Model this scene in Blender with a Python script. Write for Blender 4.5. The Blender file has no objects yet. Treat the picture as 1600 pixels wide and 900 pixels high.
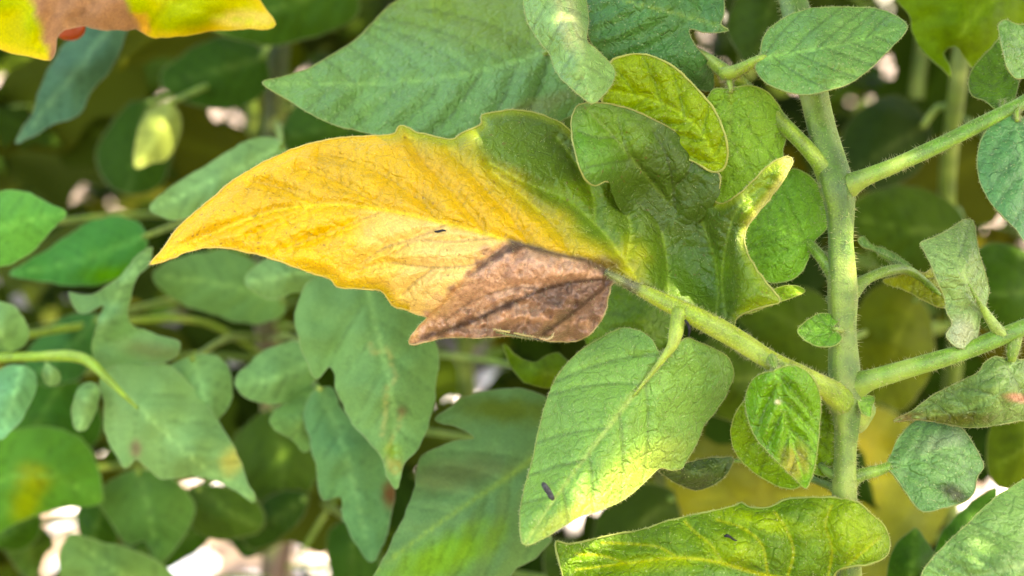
import bpy, math, random
import numpy as np
from mathutils import Vector, Matrix, noise as mnoise
from mathutils.geometry import delaunay_2d_cdt

R = math.radians
random.seed(7); np.random.seed(7)
scene = bpy.context.scene
col = scene.collection

# ---------------------------------------------------------------- camera, sky, sun, exposure
HFOV = R(45.0)
TANH = math.tan(HFOV / 2)
D0 = 0.11 / TANH                      # metres from the lens to the plane in focus (22 cm wide there)
PITCH = R(-12.0)
CAM = Vector((0.0, 0.0, 0.62))
FWD = Vector((0, math.cos(PITCH), math.sin(PITCH)))
RGT = Vector((1, 0, 0))
UPV = RGT.cross(FWD).normalized()
cd = bpy.data.cameras.new('camera')
cam = bpy.data.objects.new('camera', cd); col.objects.link(cam)
cam.location = CAM; cam.rotation_euler = (R(90) + PITCH, 0, 0)
cd.sensor_width = 36; cd.angle = HFOV
cd.clip_start = 0.01; cd.clip_end = 400
cd.dof.use_dof = True; cd.dof.focus_distance = D0 + 0.001
cd.dof.aperture_fstop = cd.lens / 4.4; cd.dof.aperture_blades = 0
scene.camera = cam

SUN_EL, SUN_AZ = R(56), R(108)         # azimuth from +Y (view direction) towards +X
SUN = Vector((math.sin(SUN_AZ) * math.cos(SUN_EL), math.cos(SUN_AZ) * math.cos(SUN_EL), math.sin(SUN_EL)))
w = bpy.data.worlds.new('World'); scene.world = w; w.use_nodes = True
nt = w.node_tree; nt.nodes.clear()
sky = nt.nodes.new('ShaderNodeTexSky'); sky.sky_type = 'NISHITA'; sky.sun_disc = False
sky.dust_density = 2.5; sky.sun_elevation = SUN_EL; sky.sun_rotation = SUN_AZ
bgn = nt.nodes.new('ShaderNodeBackground'); bgn.inputs[1].default_value = 0.15
wo = nt.nodes.new('ShaderNodeOutputWorld')
nt.links.new(sky.outputs[0], bgn.inputs[0]); nt.links.new(bgn.outputs[0], wo.inputs[0])
sl = bpy.data.lights.new('sun', 'SUN'); sl.energy = 2.0; sl.angle = R(0.6); sl.color = (1.0, 0.93, 0.80)
so = bpy.data.objects.new('sun', sl); col.objects.link(so)
so.rotation_euler = (-SUN).to_track_quat('-Z', 'Y').to_euler(); so.location = (0.5, 0.3, 3)
scene.view_settings.view_transform = 'Standard'; scene.view_settings.look = 'None'
scene.view_settings.gamma = 1; scene.view_settings.exposure = 3.78
scene.view_settings.use_white_balance = True; scene.view_settings.white_balance_temperature = 8300; scene.view_settings.white_balance_tint = 10
scene.cycles.use_denoising = True
scene.cycles.max_bounces = 8; scene.cycles.transmission_bounces = 6
scene.cycles.sample_clamp_indirect = 6
KALB = 1.9                            # photographed brightness over base colour

def P(x, y, d=0.0):
    """photo pixel + depth (mm behind the plane in focus) -> world point"""
    z = D0 + d / 1000.0
    return CAM + FWD * z + RGT * ((x - 800) / 800 * TANH * z) + UPV * (-(y - 450) / 800 * TANH * z)

def AR(*c):
    return lin(c) / KALB

def PN(xy, d):
    z = (D0 + d / 1000.0)[:, None]
    X = (xy[:, 0:1] - 800) / 800 * TANH * z; Y = -(xy[:, 1:2] - 450) / 800 * TANH * z
    return np.array(CAM)[None] + z * np.array(FWD)[None] + X * np.array(RGT)[None] + Y * np.array(UPV)[None]

def lin(c):
    c = np.asarray(c, float) / 255.0
    return np.where(c <= 0.04045, c / 12.92, ((c + 0.055) / 1.055) ** 2.4)

def A(*c):
    v = lin(c) / KALB; l = v @ np.array([.2126, .7152, .0722])
    return np.clip(l + (v - l) * 1.15, .004, .9)

# ---------------------------------------------------------------- object helpers
WORLD = {}
def tag(o, label=None, cat=None, group=None, kind=None):
    if label: o['label'] = label
    if cat: o['category'] = cat
    if group: o['group'] = group
    if kind: o['kind'] = kind
    return o

def place(o, origin, parent):
    origin = Vector(origin)
    if parent is not None:
        o.parent = parent; o.location = origin - WORLD[parent]
    else:
        o.location = origin
    col.objects.link(o); WORLD[o] = origin
    return o

def empty(name, loc):
    o = bpy.data.objects.new(name, None); o.empty_display_size = 0.02
    return place(o, loc, None)

def mesh_obj(name, V, F, mats, parent=None, origin=None, fmat=None, colr=None, smooth=True, attrs=None):
    V = np.asarray(V, float)
    origin = V.mean(0) if origin is None else np.array(origin)
    me = bpy.data.meshes.new(name)
    me.from_pydata((V - origin).tolist(), [], F)
    for m in mats: me.materials.append(m)
    if fmat is not None: me.polygons.foreach_set('material_index', np.asarray(fmat, np.int32))
    if smooth: me.polygons.foreach_set('use_smooth', np.ones(len(F), bool))
    if colr is not None:
        a = me.color_attributes.new('Col', 'FLOAT_COLOR', 'POINT')
        a.data.foreach_set('color', np.asarray(colr, np.float32).ravel())
    me.update()
    o = bpy.data.objects.new(name, me)
    return place(o, origin, parent)

class MB:
    """collects vertices, faces, per-vertex colour and material index"""
    def __init__(s): s.V = []; s.F = []; s.C = []; s.M = []; s.n = 0
    def add(s, V, F, C, m):
        V = np.asarray(V, float)
        C = np.asarray(C, float)
        if C.ndim == 1: C = np.tile(C, (len(V), 1))
        if C.shape[1] == 3: C = np.hstack([C, np.ones((len(C), 1))])
        s.V.append(V); s.C.append(C)
        n = s.n
        s.F.extend([tuple(int(i) + n for i in f) for f in F]); s.M.extend([m] * len(F)); s.n += len(V)
    def build(s, name, mats, parent=None, origin=None):
        return mesh_obj(name, np.vstack(s.V), s.F, mats, parent, origin, s.M, np.vstack(s.C))

# ---------------------------------------------------------------- materials
def newmat(name):
    m = bpy.data.materials.new(name); m.use_nodes = True
    t = m.node_tree; t.nodes.clear()
    return m, t, t.nodes, t.links

def nd(N, typ, **kw):
    n = N.new(typ)
    for k, v in kw.items(): setattr(n, k, v)
    return n

def mathn(N, L, op, a, b=None, clamp=False):
    n = N.new('ShaderNodeMath'); n.operation = op; n.use_clamp = clamp
    for i, v in enumerate((a, b)):
        if v is None: continue
        if isinstance(v, (int, float)): n.inputs[i].default_value = v
        else: L.new(v, n.inputs[i])
    return n.outputs[0]

def mapr(N, L, v, a, b, c, d):
    n = N.new('ShaderNodeMapRange'); n.interpolation_type = 'SMOOTHSTEP'
    L.new(v, n.inputs[0])
    for i, q in enumerate((a, b, c, d)): n.inputs[i + 1].default_value = q
    return n.outputs[0]

def mixc(N, L, f, a, b, mode='MIX'):
    n = N.new('ShaderNodeMix'); n.data_type = 'RGBA'; n.blend_type = mode
    for s, v in ((n.inputs[0], f), (n.inputs[6], a), (n.inputs[7], b)):
        if isinstance(v, (int, float)): s.default_value = v
        elif isinstance(v, tuple): s.default_value = v if len(v) == 4 else v + (1,)
        else: L.new(v, s)
    return n.outputs[2]

def leaf_material(name, reticule=1.0, dots=1.0, specks=0.0, trans=0.2, rough=0.42, spec=0.26, sheen=0.02, tint=(1.12, 1.2, 0.5), rnd=False, bump=1.0, mott=0.06):
    m, t, N, L = newmat(name)
    out = nd(N, 'ShaderNodeOutputMaterial')
    tc = nd(N, 'ShaderNodeTexCoord').outputs['Object']
    at = nd(N, 'ShaderNodeAttribute', attribute_name='Col').outputs['Color']
    c = at
    # slow mottling
    n1 = nd(N, 'ShaderNodeTexNoise'); n1.inputs['Scale'].default_value = 220; n1.inputs['Detail'].default_value = 5; n1.inputs['Roughness'].default_value = 0.65
    L.new(tc, n1.inputs['Vector'])
    f1 = mapr(N, L, n1.outputs[0], 0.3, 0.7, 1 - mott, 1 + mott)
    cm = nd(N, 'ShaderNodeCombineColor')
    for i in range(3): L.new(f1, cm.inputs[i])
    c = mixc(N, L, 1.0, c, cm.outputs[0], 'MULTIPLY')
    # network of fine veins
    nw = nd(N, 'ShaderNodeTexNoise'); nw.inputs['Scale'].default_value = 500; nw.inputs['Detail'].default_value = 2
    L.new(tc, nw.inputs['Vector'])
    vm = nd(N, 'ShaderNodeVectorMath', operation='MULTIPLY_ADD')
    L.new(nw.outputs['Color'], vm.inputs[0]); vm.inputs[1].default_value = (0.0022,) * 3; L.new(tc, vm.inputs[2])
    vo = nd(N, 'ShaderNodeTexVoronoi', feature='DISTANCE_TO_EDGE'); vo.inputs['Scale'].default_value = 300
    L.new(vm.outputs[0], vo.inputs['Vector'])
    net = mapr(N, L, vo.outputs['Distance'], 0.0, 0.16, 0.0, 1.0)
    vein = mathn(N, L, 'SUBTRACT', 1.0, net)
    vo2 = nd(N, 'ShaderNodeTexVoronoi', feature='DISTANCE_TO_EDGE'); vo2.inputs['Scale'].default_value = 900
    L.new(vm.outputs[0], vo2.inputs['Vector'])
    net2 = mapr(N, L, vo2.outputs['Distance'], 0.0, 0.3, 0.0, 1.0)
    c = mixc(N, L, mathn(N, L, 'MULTIPLY', vein, 0.14 * reticule), c, mixc(N, L, 1.0, c, (0.55, 0.62, 0.6), 'MULTIPLY'))
    # fine grain and pale gland dots
    n2 = nd(N, 'ShaderNodeTexNoise'); n2.inputs['Scale'].default_value = 2800; n2.inputs['Detail'].default_value = 3
    L.new(tc, n2.inputs['Vector'])
    fg = mapr(N, L, n2.outputs[0], 0.35, 0.68, 0.86, 1.15)
    cm2 = nd(N, 'ShaderNodeCombineColor')
    for i in range(3): L.new(fg, cm2.inputs[i])
    c = mixc(N, L, 1.0, c, cm2.outputs[0], 'MULTIPLY')
    vd = nd(N, 'ShaderNodeTexVoronoi'); vd.inputs['Scale'].default_value = 950; L.new(tc, vd.inputs['Vector'])
    dot = mapr(N, L, vd.outputs['Distance'], 0.10, 0.22, 1.0, 0.0)
    sel = nd(N, 'ShaderNodeSeparateColor'); L.new(vd.outputs['Color'], sel.inputs[0])
    dotm = mathn(N, L, 'MULTIPLY', dot, mathn(N, L, 'GREATER_THAN', sel.outputs[0], 0.62))
    c = mixc(N, L, mathn(N, L, 'MULTIPLY', dotm, 0.45 * dots), c, (0.34, 0.38, 0.18))
    if specks > 0:
        vs = nd(N, 'ShaderNodeTexVoronoi'); vs.inputs['Scale'].default_value = 620; L.new(vm.outputs[0], vs.inputs['Vector'])
        sd = mapr(N, L, vs.outputs['Distance'], 0.10, 0.26, 1.0, 0.0)
        s2 = nd(N, 'ShaderNodeSeparateColor'); L.new(vs.outputs['Color'], s2.inputs[0])
        msk = nd(N, 'ShaderNodeTexNoise'); msk.inputs['Scale'].default_value = 60; L.new(tc, msk.inputs['Vector'])
        thr = mapr(N, L, msk.outputs[0], 0.4, 0.65, 0.97, 0.55)
        sp = mathn(N, L, 'MULTIPLY', sd, mathn(N, L, 'GREATER_THAN', s2.outputs[1], thr))
        c = mixc(N, L, mathn(N, L, 'MULTIPLY', sp, 0.75 * specks), c, (0.09, 0.04, 0.012))
    if rnd:
        oi = nd(N, 'ShaderNodeObjectInfo').outputs['Random']
        hs = nd(N, 'ShaderNodeHueSaturation')
        L.new(mapr(N, L, oi, 0, 1, 0.465, 0.51), hs.inputs['Hue']); L.new(mapr(N, L, oi, 0, 1, 1.3, 0.7), hs.inputs['Value'])
        L.new(c, hs.inputs['Color']); c = hs.outputs[0]
    h = mathn(N, L, 'ADD', mathn(N, L, 'MULTIPLY', net, 0.55 * reticule), mathn(N, L, 'MULTIPLY', net2, 0.22 * reticule))
    h = mathn(N, L, 'ADD', h, mathn(N, L, 'MULTIPLY', n2.outputs[0], 0.35))
    h = mathn(N, L, 'ADD', h, mathn(N, L, 'MULTIPLY', n1.outputs[0], 0.25))
    bp = nd(N, 'ShaderNodeBump'); bp.inputs['Strength'].default_value = 0.8 * bump; bp.inputs['Distance'].default_value = 0.0005
    L.new(h, bp.inputs['Height'])
    pr = nd(N, 'ShaderNodeBsdfPrincipled')
    L.new(c, pr.inputs['Base Color']); pr.inputs['Roughness'].default_value = rough
    pr.inputs['Specular IOR Level'].default_value = spec
    pr.inputs['Sheen Weight'].default_value = sheen; pr.inputs['Sheen Roughness'].default_value = 0.4
    pr.inputs['Sheen Tint'].default_value = (0.8, 0.9, 0.6, 1)
    L.new(bp.outputs[0], pr.inputs['Normal'])
    tr = nd(N, 'ShaderNodeBsdfTranslucent')
    L.new(mixc(N, L, 1.0, c, tint, 'MULTIPLY'), tr.inputs['Color']); L.new(bp.outputs[0], tr.inputs['Normal'])
    mx = nd(N, 'ShaderNodeMixShader'); mx.inputs[0].default_value = trans
    L.new(pr.outputs[0], mx.inputs[1]); L.new(tr.outputs[0], mx.inputs[2]); L.new(mx.outputs[0], out.inputs[0])
    return m

def stem_material(name):
    m, t, N, L = newmat(name)
    out = nd(N, 'ShaderNodeOutputMaterial')
    tc = nd(N, 'ShaderNodeTexCoord').outputs['Object']
    c = nd(N, 'ShaderNodeAttribute', attribute_name='Col').outputs['Color']
    n1 = nd(N, 'ShaderNodeTexNoise'); n1.inputs['Scale'].default_value = 260; n1.inputs['Detail'].default_value = 5
    L.new(tc, n1.inputs['Vector'])
    f = mapr(N, L, n1.outputs[0], 0.3, 0.7, 0.78, 1.2)
    n2 = nd(N, 'ShaderNodeTexNoise'); n2.inputs['Scale'].default_value = 2600; n2.inputs['Detail'].default_value = 2
    L.new(tc, n2.inputs['Vector'])
    g = mapr(N, L, n2.outputs[0], 0.35, 0.7, 0.75, 1.3)
    fg = mathn(N, L, 'MULTIPLY', f, g)
    cm = nd(N, 'ShaderNodeCombineColor')
    for i in range(3): L.new(fg, cm.inputs[i])
    c = mixc(N, L, 1.0, c, cm.outputs[0], 'MULTIPLY')
    n3 = nd(N, 'ShaderNodeTexNoise'); n3.inputs['Scale'].default_value = 70; n3.inputs['Detail'].default_value = 3; L.new(tc, n3.inputs['Vector'])
    c = mixc(N, L, mapr(N, L, n3.outputs[0], 0.45, 0.75, 0, 0.65), c, (0.24, 0.30, 0.05))
    bp = nd(N, 'ShaderNodeBump'); bp.inputs['Strength'].default_value = 0.7; bp.inputs['Distance'].default_value = 0.0005
    L.new(mathn(N, L, 'ADD', n1.outputs[0], mathn(N, L, 'MULTIPLY', n2.outputs[0], 0.4)), bp.inputs['Height'])
    pr = nd(N, 'ShaderNodeBsdfPrincipled'); L.new(c, pr.inputs['Base Color'])
    pr.inputs['Roughness'].default_value = 0.5; pr.inputs['Specular IOR Level'].default_value = 0.35
    pr.inputs['Subsurface Weight'].default_value = 0.25; pr.inputs['Subsurface Radius'].default_value = (0.6, 1.0, 0.2); pr.inputs['Subsurface Scale'].default_value = 0.0015
    pr.inputs['Sheen Weight'].default_value = 0.1; pr.inputs['Sheen Tint'].default_value = (0.8, 0.9, 0.55, 1)
    L.new(bp.outputs[0], pr.inputs['Normal']); L.new(pr.outputs[0], out.inputs[0])
    return m

def plain_material(name, c1, c2, scale, rough=0.7, bump=0.3, dist=0.0005, trans=0.0, spec=0.5):
    m, t, N, L = newmat(name)
    out = nd(N, 'ShaderNodeOutputMaterial'); tc = nd(N, 'ShaderNodeTexCoord').outputs['Object']
    n1 = nd(N, 'ShaderNodeTexNoise'); n1.inputs['Scale'].default_value = scale; n1.inputs['Detail'].default_value = 6; n1.inputs['Roughness'].default_value = 0.65
    L.new(tc, n1.inputs['Vector'])
    c = mixc(N, L, mapr(N, L, n1.outputs[0], 0.3, 0.7, 0, 1), tuple(c1), tuple(c2))
    bp = nd(N, 'ShaderNodeBump'); bp.inputs['Strength'].default_value = bump; bp.inputs['Distance'].default_value = dist
    L.new(n1.outputs[0], bp.inputs['Height'])
    pr = nd(N, 'ShaderNodeBsdfPrincipled'); L.new(c, pr.inputs['Base Color']); pr.inputs['Roughness'].default_value = rough; pr.inputs['Specular IOR Level'].default_value = spec
    L.new(bp.outputs[0], pr.inputs['Normal'])
    if trans:
        tr = nd(N, 'ShaderNodeBsdfTranslucent'); L.new(c, tr.inputs['Color'])
        mx = nd(N, 'ShaderNodeMixShader'); mx.inputs[0].default_value = trans
        L.new(pr.outputs[0], mx.inputs[1]); L.new(tr.outputs[0], mx.inputs[2]); L.new(mx.outputs[0], out.inputs[0])
    else:
        L.new(pr.outputs[0], out.inputs[0])
    return m

M_LEAF = leaf_material('leaf_blade')
M_HERO = leaf_material('blighted_leaf_blade', reticule=0.6, dots=0.5, specks=0.8, trans=0.2, mott=.05)
M_OLIVE = leaf_material('translucent_leaf_blade', trans=0.3, reticule=1.0, dots=1.0, spec=.18)
M_BACK = leaf_material('far_leaf_blade', reticule=0.5, dots=0.0, trans=0.36, bump=0.6, spec=.04, sheen=.01, rough=.5)
M_FILL = leaf_material('mixed_leaf_blade', reticule=0.0, dots=0.0, trans=0.38, rnd=True, bump=0.4, spec=.02, rough=.7, sheen=0)
M_STEM = stem_material('stem_skin')
M_HAIR = plain_material('plant_hair', A(205, 210, 150), A(225, 225, 175), 500, rough=0.4, bump=0, trans=0.5)
def rim_material():
    m, t, N, L = newmat('leaf_margin'); out = nd(N, 'ShaderNodeOutputMaterial')
    c = nd(N, 'ShaderNodeAttribute', attribute_name='Col').outputs['Color']
    pr = nd(N, 'ShaderNodeBsdfPrincipled'); L.new(c, pr.inputs['Base Color']); pr.inputs['Roughness'].default_value = .5
    tr = nd(N, 'ShaderNodeBsdfTranslucent'); L.new(c, tr.inputs['Color'])
    mx = nd(N, 'ShaderNodeMixShader'); mx.inputs[0].default_value = .45
    L.new(pr.outputs[0], mx.inputs[1]); L.new(tr.outputs[0], mx.inputs[2]); L.new(mx.outputs[0], out.inputs[0]); return m
M_RIM = rim_material()
M_BARK = plain_material('brown_stem_bark', A(95, 70, 50), A(150, 120, 100), 120, rough=0.8, bump=0.8, dist=0.002)

# ---------------------------------------------------------------- 2-D helpers (photo pixels)
def catmull(pts, closed, step):
    p = np.asarray(pts, float); n = len(p); out = []
    rng = range(n) if closed else range(n - 1)
    for i in rng:
        if closed: a, b, c, d = p[i - 1], p[i], p[(i + 1) % n], p[(i + 2) % n]
        else:
            b, c = p[i], p[i + 1]; a = p[i - 1] if i > 0 else 2 * b - c; d = p[i + 2] if i + 2 < n else 2 * c - b
        L = np.linalg.norm((c - b)[:2]); k = max(1, int(round(L / step)))
        # tangents limited so that long neighbours do not overshoot
        def tan(u, v, wv):
            t = (wv - u) / 2; lim = L; l = np.linalg.norm(t[:2]); return t * min(1, lim / max(l, 1e-9))
        m0, m1 = tan(a, b, c), tan(b, c, d)
        for j in range(k):
            t = j / k; h00 = 2*t**3 - 3*t**2 + 1; h10 = t**3 - 2*t**2 + t; h01 = -2*t**3 + 3*t**2; h11 = t**3 - t**2
            out.append(h00*b + h10*m0 + h01*c + h11*m1)
    if not closed: out.append(p[-1])
    return np.array(out)

def inside(poly, pts):
    x, y = pts[:, 0], pts[:, 1]; r = np.zeros(len(pts), bool)
    px, py = poly[:, 0], poly[:, 1]; qx, qy = np.roll(px, -1), np.roll(py, -1)
    for a, b, c, d in zip(px, py, qx, qy):
        if b == d: continue
        k = ((b > y) != (d > y)) & (x < (c - a) * (y - b) / (d - b) + a); r ^= k
    return r

def pdist(poly, pts, closed=False):
    """distance to a polyline and parameter 0..1 of the nearest point"""
    a = np.asarray(poly, float)[:, :2]
    if closed: a = np.vstack([a, a[:1]])
    best = np.full(len(pts), 1e9); par = np.zeros(len(pts)); sg = np.zeros(len(pts))
    seg = np.linalg.norm(np.diff(a, axis=0), axis=1); cum = np.concatenate([[0], np.cumsum(seg)]); tot = max(cum[-1], 1e-9)
    for i in range(len(a) - 1):
        d = a[i + 1] - a[i]; l2 = max(d @ d, 1e-12); v = pts - a[i]
        t = np.clip((v @ d) / l2, 0, 1); q = v - t[:, None] * d; r = np.hypot(q[:, 0], q[:, 1])
        k = r < best; best[k] = r[k]; par[k] = (cum[i] + t[k] * seg[i]) / tot
        sg[k] = np.sign(d[0] * v[k, 1] - d[1] * v[k, 0])
    return best, par, sg

def sstep(a, b, v):
    t = np.clip((v - a) / (b - a), 0, 1); return t * t * (3 - 2 * t)

def vnoise(pts, scale, seed=0.0, octv=2):
    return np.array([mnoise.fractal((p[0] / scale + seed, p[1] / scale - seed, seed), 1.0, 2.0, octv) for p in pts])

def tps(ctl):
    c = np.asarray(ctl, float); n = len(c)
    def U(r2): return np.where(r2 > 1e-9, r2 * np.log(r2 + 1e-12), 0)
    s = 300.0
    q = c[:, :2] / s
    K = U(((q[:, None] - q[None]) ** 2).sum(-1)) + np.eye(n) * 0.004
    Pm = np.hstack([np.ones((n, 1)), q]); Mx = np.zeros((n + 3, n + 3)); Mx[:n, :n] = K; Mx[:n, n:] = Pm; Mx[n:, :n] = Pm.T
    sol = np.linalg.lstsq(Mx, np.concatenate([c[:, 2], np.zeros(3)]), rcond=None)[0]
    def f(pts):
        x = pts / s; o = sol[n] + x @ sol[n + 1:]
        for i in range(n): o = o + sol[i] * U(((x - q[i]) ** 2).sum(-1))
        return o
    return f

def auto_veins(poly, mid, n, ang=52, seed=0):
    rs = random.Random(seed); vs = []
    m = catmull(mid, False, 4); cum = np.concatenate([[0], np.cumsum(np.linalg.norm(np.diff(m, axis=0), axis=1))]); T = cum[-1]
    for i in range(n):
        for s in (-1, 1):
            t = (0.04 + 0.86 * (i + 0.28 * (s > 0) + rs.uniform(-.12, .12)) / n)
            k = min(int(np.searchsorted(cum, t * T)), len(m) - 2); k = max(k, 1)
            d = m[min(k + 3, len(m) - 1)] - m[k - 1]; a0 = math.atan2(d[1], d[0]); p = m[k].copy(); line = [p.copy()]
            a = R(ang + rs.uniform(-6, 6)) * (1.12 - 0.35 * t)
            for st in range(120):
                aa = a0 + s * a; p = p + 4 * np.array([math.cos(aa), math.sin(aa)]); a *= 0.985
                line.append(p.copy())
                if st % 3 == 0 and not inside(poly, p[None])[0]: break
            vs.append(np.array(line))
    return vs

def tertiary(veins, mid, seed, gap=20, ln=26):
    rs = random.Random(seed + 77); out = []
    for v in list(veins):
        seg = np.linalg.norm(np.diff(v[:, :2], axis=0), axis=1); cum = np.concatenate([[0], np.cumsum(seg)]); s = gap * rs.uniform(.4, 1)
        while s < cum[-1] - 4:
            k = min(max(int(np.searchsorted(cum, s)), 1), len(v) - 1); d = v[k, :2] - v[k - 1, :2]; a0 = math.atan2(d[1], d[0]); sd = rs.choice((-1, 1))
            a = R(rs.uniform(48, 85)); p = v[k, :2].copy(); line = [p.copy()]; L = ln * rs.uniform(.6, 1.3); q = 0
            while q < L:
                p = p + 5 * np.array([math.cos(a0 + sd * a), math.sin(a0 + sd * a)]); a += rs.uniform(-.28, .22); line.append(p.copy()); q += 5
            out.append(np.array(line)); s += gap * rs.uniform(.5, 1.1) * .7
    return out

def triangulate(poly, res):
    lo, hi = poly.min(0), poly.max(0); pts = []
    j = 0; y = lo[1]
    while y < hi[1]:
        x = lo[0] + (res / 2 if j % 2 else 0)
        while x < hi[0]:
            pts.append((x + random.uniform(-.15, .15) * res, y + random.uniform(-.15, .15) * res)); x += res
        y += res * 0.87; j += 1
    pts = np.array(pts)
    pts = pts[inside(poly, pts)]
    if len(pts):
        d, _, _ = pdist(poly, pts, True); pts = pts[d > res * 0.45]
    n = len(poly)
    allp = [Vector((float(a), float(b))) for a, b in poly] + [Vector((float(a), float(b))) for a, b in pts]
    edges = [(i, (i + 1) % n) for i in range(n)]
    v, e, f, *_ = delaunay_2d_cdt(allp, edges, [], 1, 1e-5)
    return np.array([(q.x, q.y) for q in v]), np.array([list(t) for t in f if len(t) == 3], int)

def subdivide(V, F):
    e = np.sort(np.vstack([F[:, [0, 1]], F[:, [1, 2]], F[:, [2, 0]]]), 1)
    u, inv = np.unique(e, axis=0, return_inverse=True); inv = inv.ravel()
    n = len(V); Vn = np.vstack([V, (V[u[:, 0]] + V[u[:, 1]]) / 2]); k = len(F)
    a, b, c = n + inv[:k], n + inv[k:2 * k], n + inv[2 * k:]
    Fn = np.vstack([np.c_[F[:, 0], a, c], np.c_[F[:, 1], b, a], np.c_[F[:, 2], c, b], np.c_[a, b, c]])
    return Vn, Fn

# ---------------------------------------------------------------- tubes and hairs
def tube_geo(path, rad, sides=12, ridge=0.0, seed=0, cap=True):
    p = np.asarray(path, float); n = len(p)
    t = np.gradient(p, axis=0); t /= np.linalg.norm(t, axis=1)[:, None] + 1e-12
    u = np.cross(t[0], [0.3, 0.9, 0.2]); u /= np.linalg.norm(u); V = []; F = []; Nn = []
    for i in range(n):
        u = u - t[i] * (u @ t[i]); u /= np.linalg.norm(u) + 1e-12; v = np.cross(t[i], u)
        for k in range(sides):
            a = 2 * math.pi * k / sides
            r = rad[i] * (1 + ridge * (math.cos(3 * a + seed) * .6 + math.cos(5 * a + seed * 2 + i * .05) * .5))
            dr = u * math.cos(a) + v * math.sin(a); V.append(p[i] + dr * r); Nn.append(dr)
    for i in range(n - 1):
        for k in range(sides):
            k2 = (k + 1) % sides
            F.append((i * sides + k, i * sides + k2, (i + 1) * sides + k2, (i + 1) * sides + k))
    if cap:
        F.append(tuple(range(sides))[::-1]); F.append(tuple((n - 1) * sides + k for k in range(sides)))
    return np.array(V), F, np.array(Nn)

def hairs(pos, dirs, length, width=0.00006, jitter=0.5):
    n = len(pos); d = dirs + np.random.normal(0, jitter, (n, 3)); d /= np.linalg.norm(d, axis=1)[:, None] + 1e-9
    w_ = np.cross(d, np.random.normal(0, 1, (n, 3))); w_ /= np.linalg.norm(w_, axis=1)[:, None] + 1e-9
    w2 = np.cross(d, w_)
    L = (length * np.random.uniform(0.4, 1.2, n))[:, None]
    b = pos
    tip = b + d * L + np.random.normal(0, .12, (n, 3)) * L
    V = np.concatenate([b + w_ * width, b - w_ * width * .5 + w2 * width * .8, b - w_ * width * .5 - w2 * width * .8, tip], 0)
    i = np.arange(n)
    F = np.concatenate([np.c_[i, i + n, i + 3 * n], np.c_[i + n, i + 2 * n, i + 3 * n], np.c_[i + 2 * n, i, i + 3 * n]])
    return V, F.tolist()

HAIRC = A(215, 215, 160)
def tube_px(mb, path, color, sides=14, hair=0, ridge=0.05, seed=0.0, color2=None, step=6, hl=0.0011, tipc=None, basec=None):
    """path of (x, y, depth mm, width px)"""
    q = catmull(path, False, step)
    pts = PN(q[:, :2], q[:, 2]); z = D0 + q[:, 2] / 1000
    rad = q[:, 3] / 2 / 800 * TANH * z
    rad = rad * (1 + 0.05 * np.array([mnoise.noise((i * .13 + seed, seed, 0)) for i in range(len(rad))]))
    V, F, Nn = tube_geo(pts, rad, sides, ridge, seed)
    c = np.tile(np.asarray(color, float), (len(V), 1))
    if color2 is not None:
        k = np.arange(len(V)) % sides; m = (0.5 + 0.5 * np.cos(2 * math.pi * k / sides * 3 + seed)) ** 2
        c = c * (1 - m[:, None]) + np.asarray(color2) * m[:, None]
    if tipc is not None:
        tt = (np.arange(len(V)) // sides) / max(1, len(pts) - 1)
        m = sstep(tipc[1], tipc[2], tt)[:, None]; c = c * (1 - m) + np.asarray(tipc[0]) * m
    if basec is not None:
        tt = (np.arange(len(V)) // sides) * step
        m = 1 - sstep(20, 75, tt)[:, None]; c = c * (1 - m) + np.asarray(basec) * m
    mb.add(V, F, c * .84, 1)
    if hair:
        i = np.random.randint(0, len(V) - sides, hair); f = np.random.rand(hair)[:, None]
        pos = V[i] * (1 - f) + V[i + sides] * f
        hv, hf = hairs(pos, Nn[i], hl, jitter=0.35)
        mb.add(hv, hf, HAIRC, 2)

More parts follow.
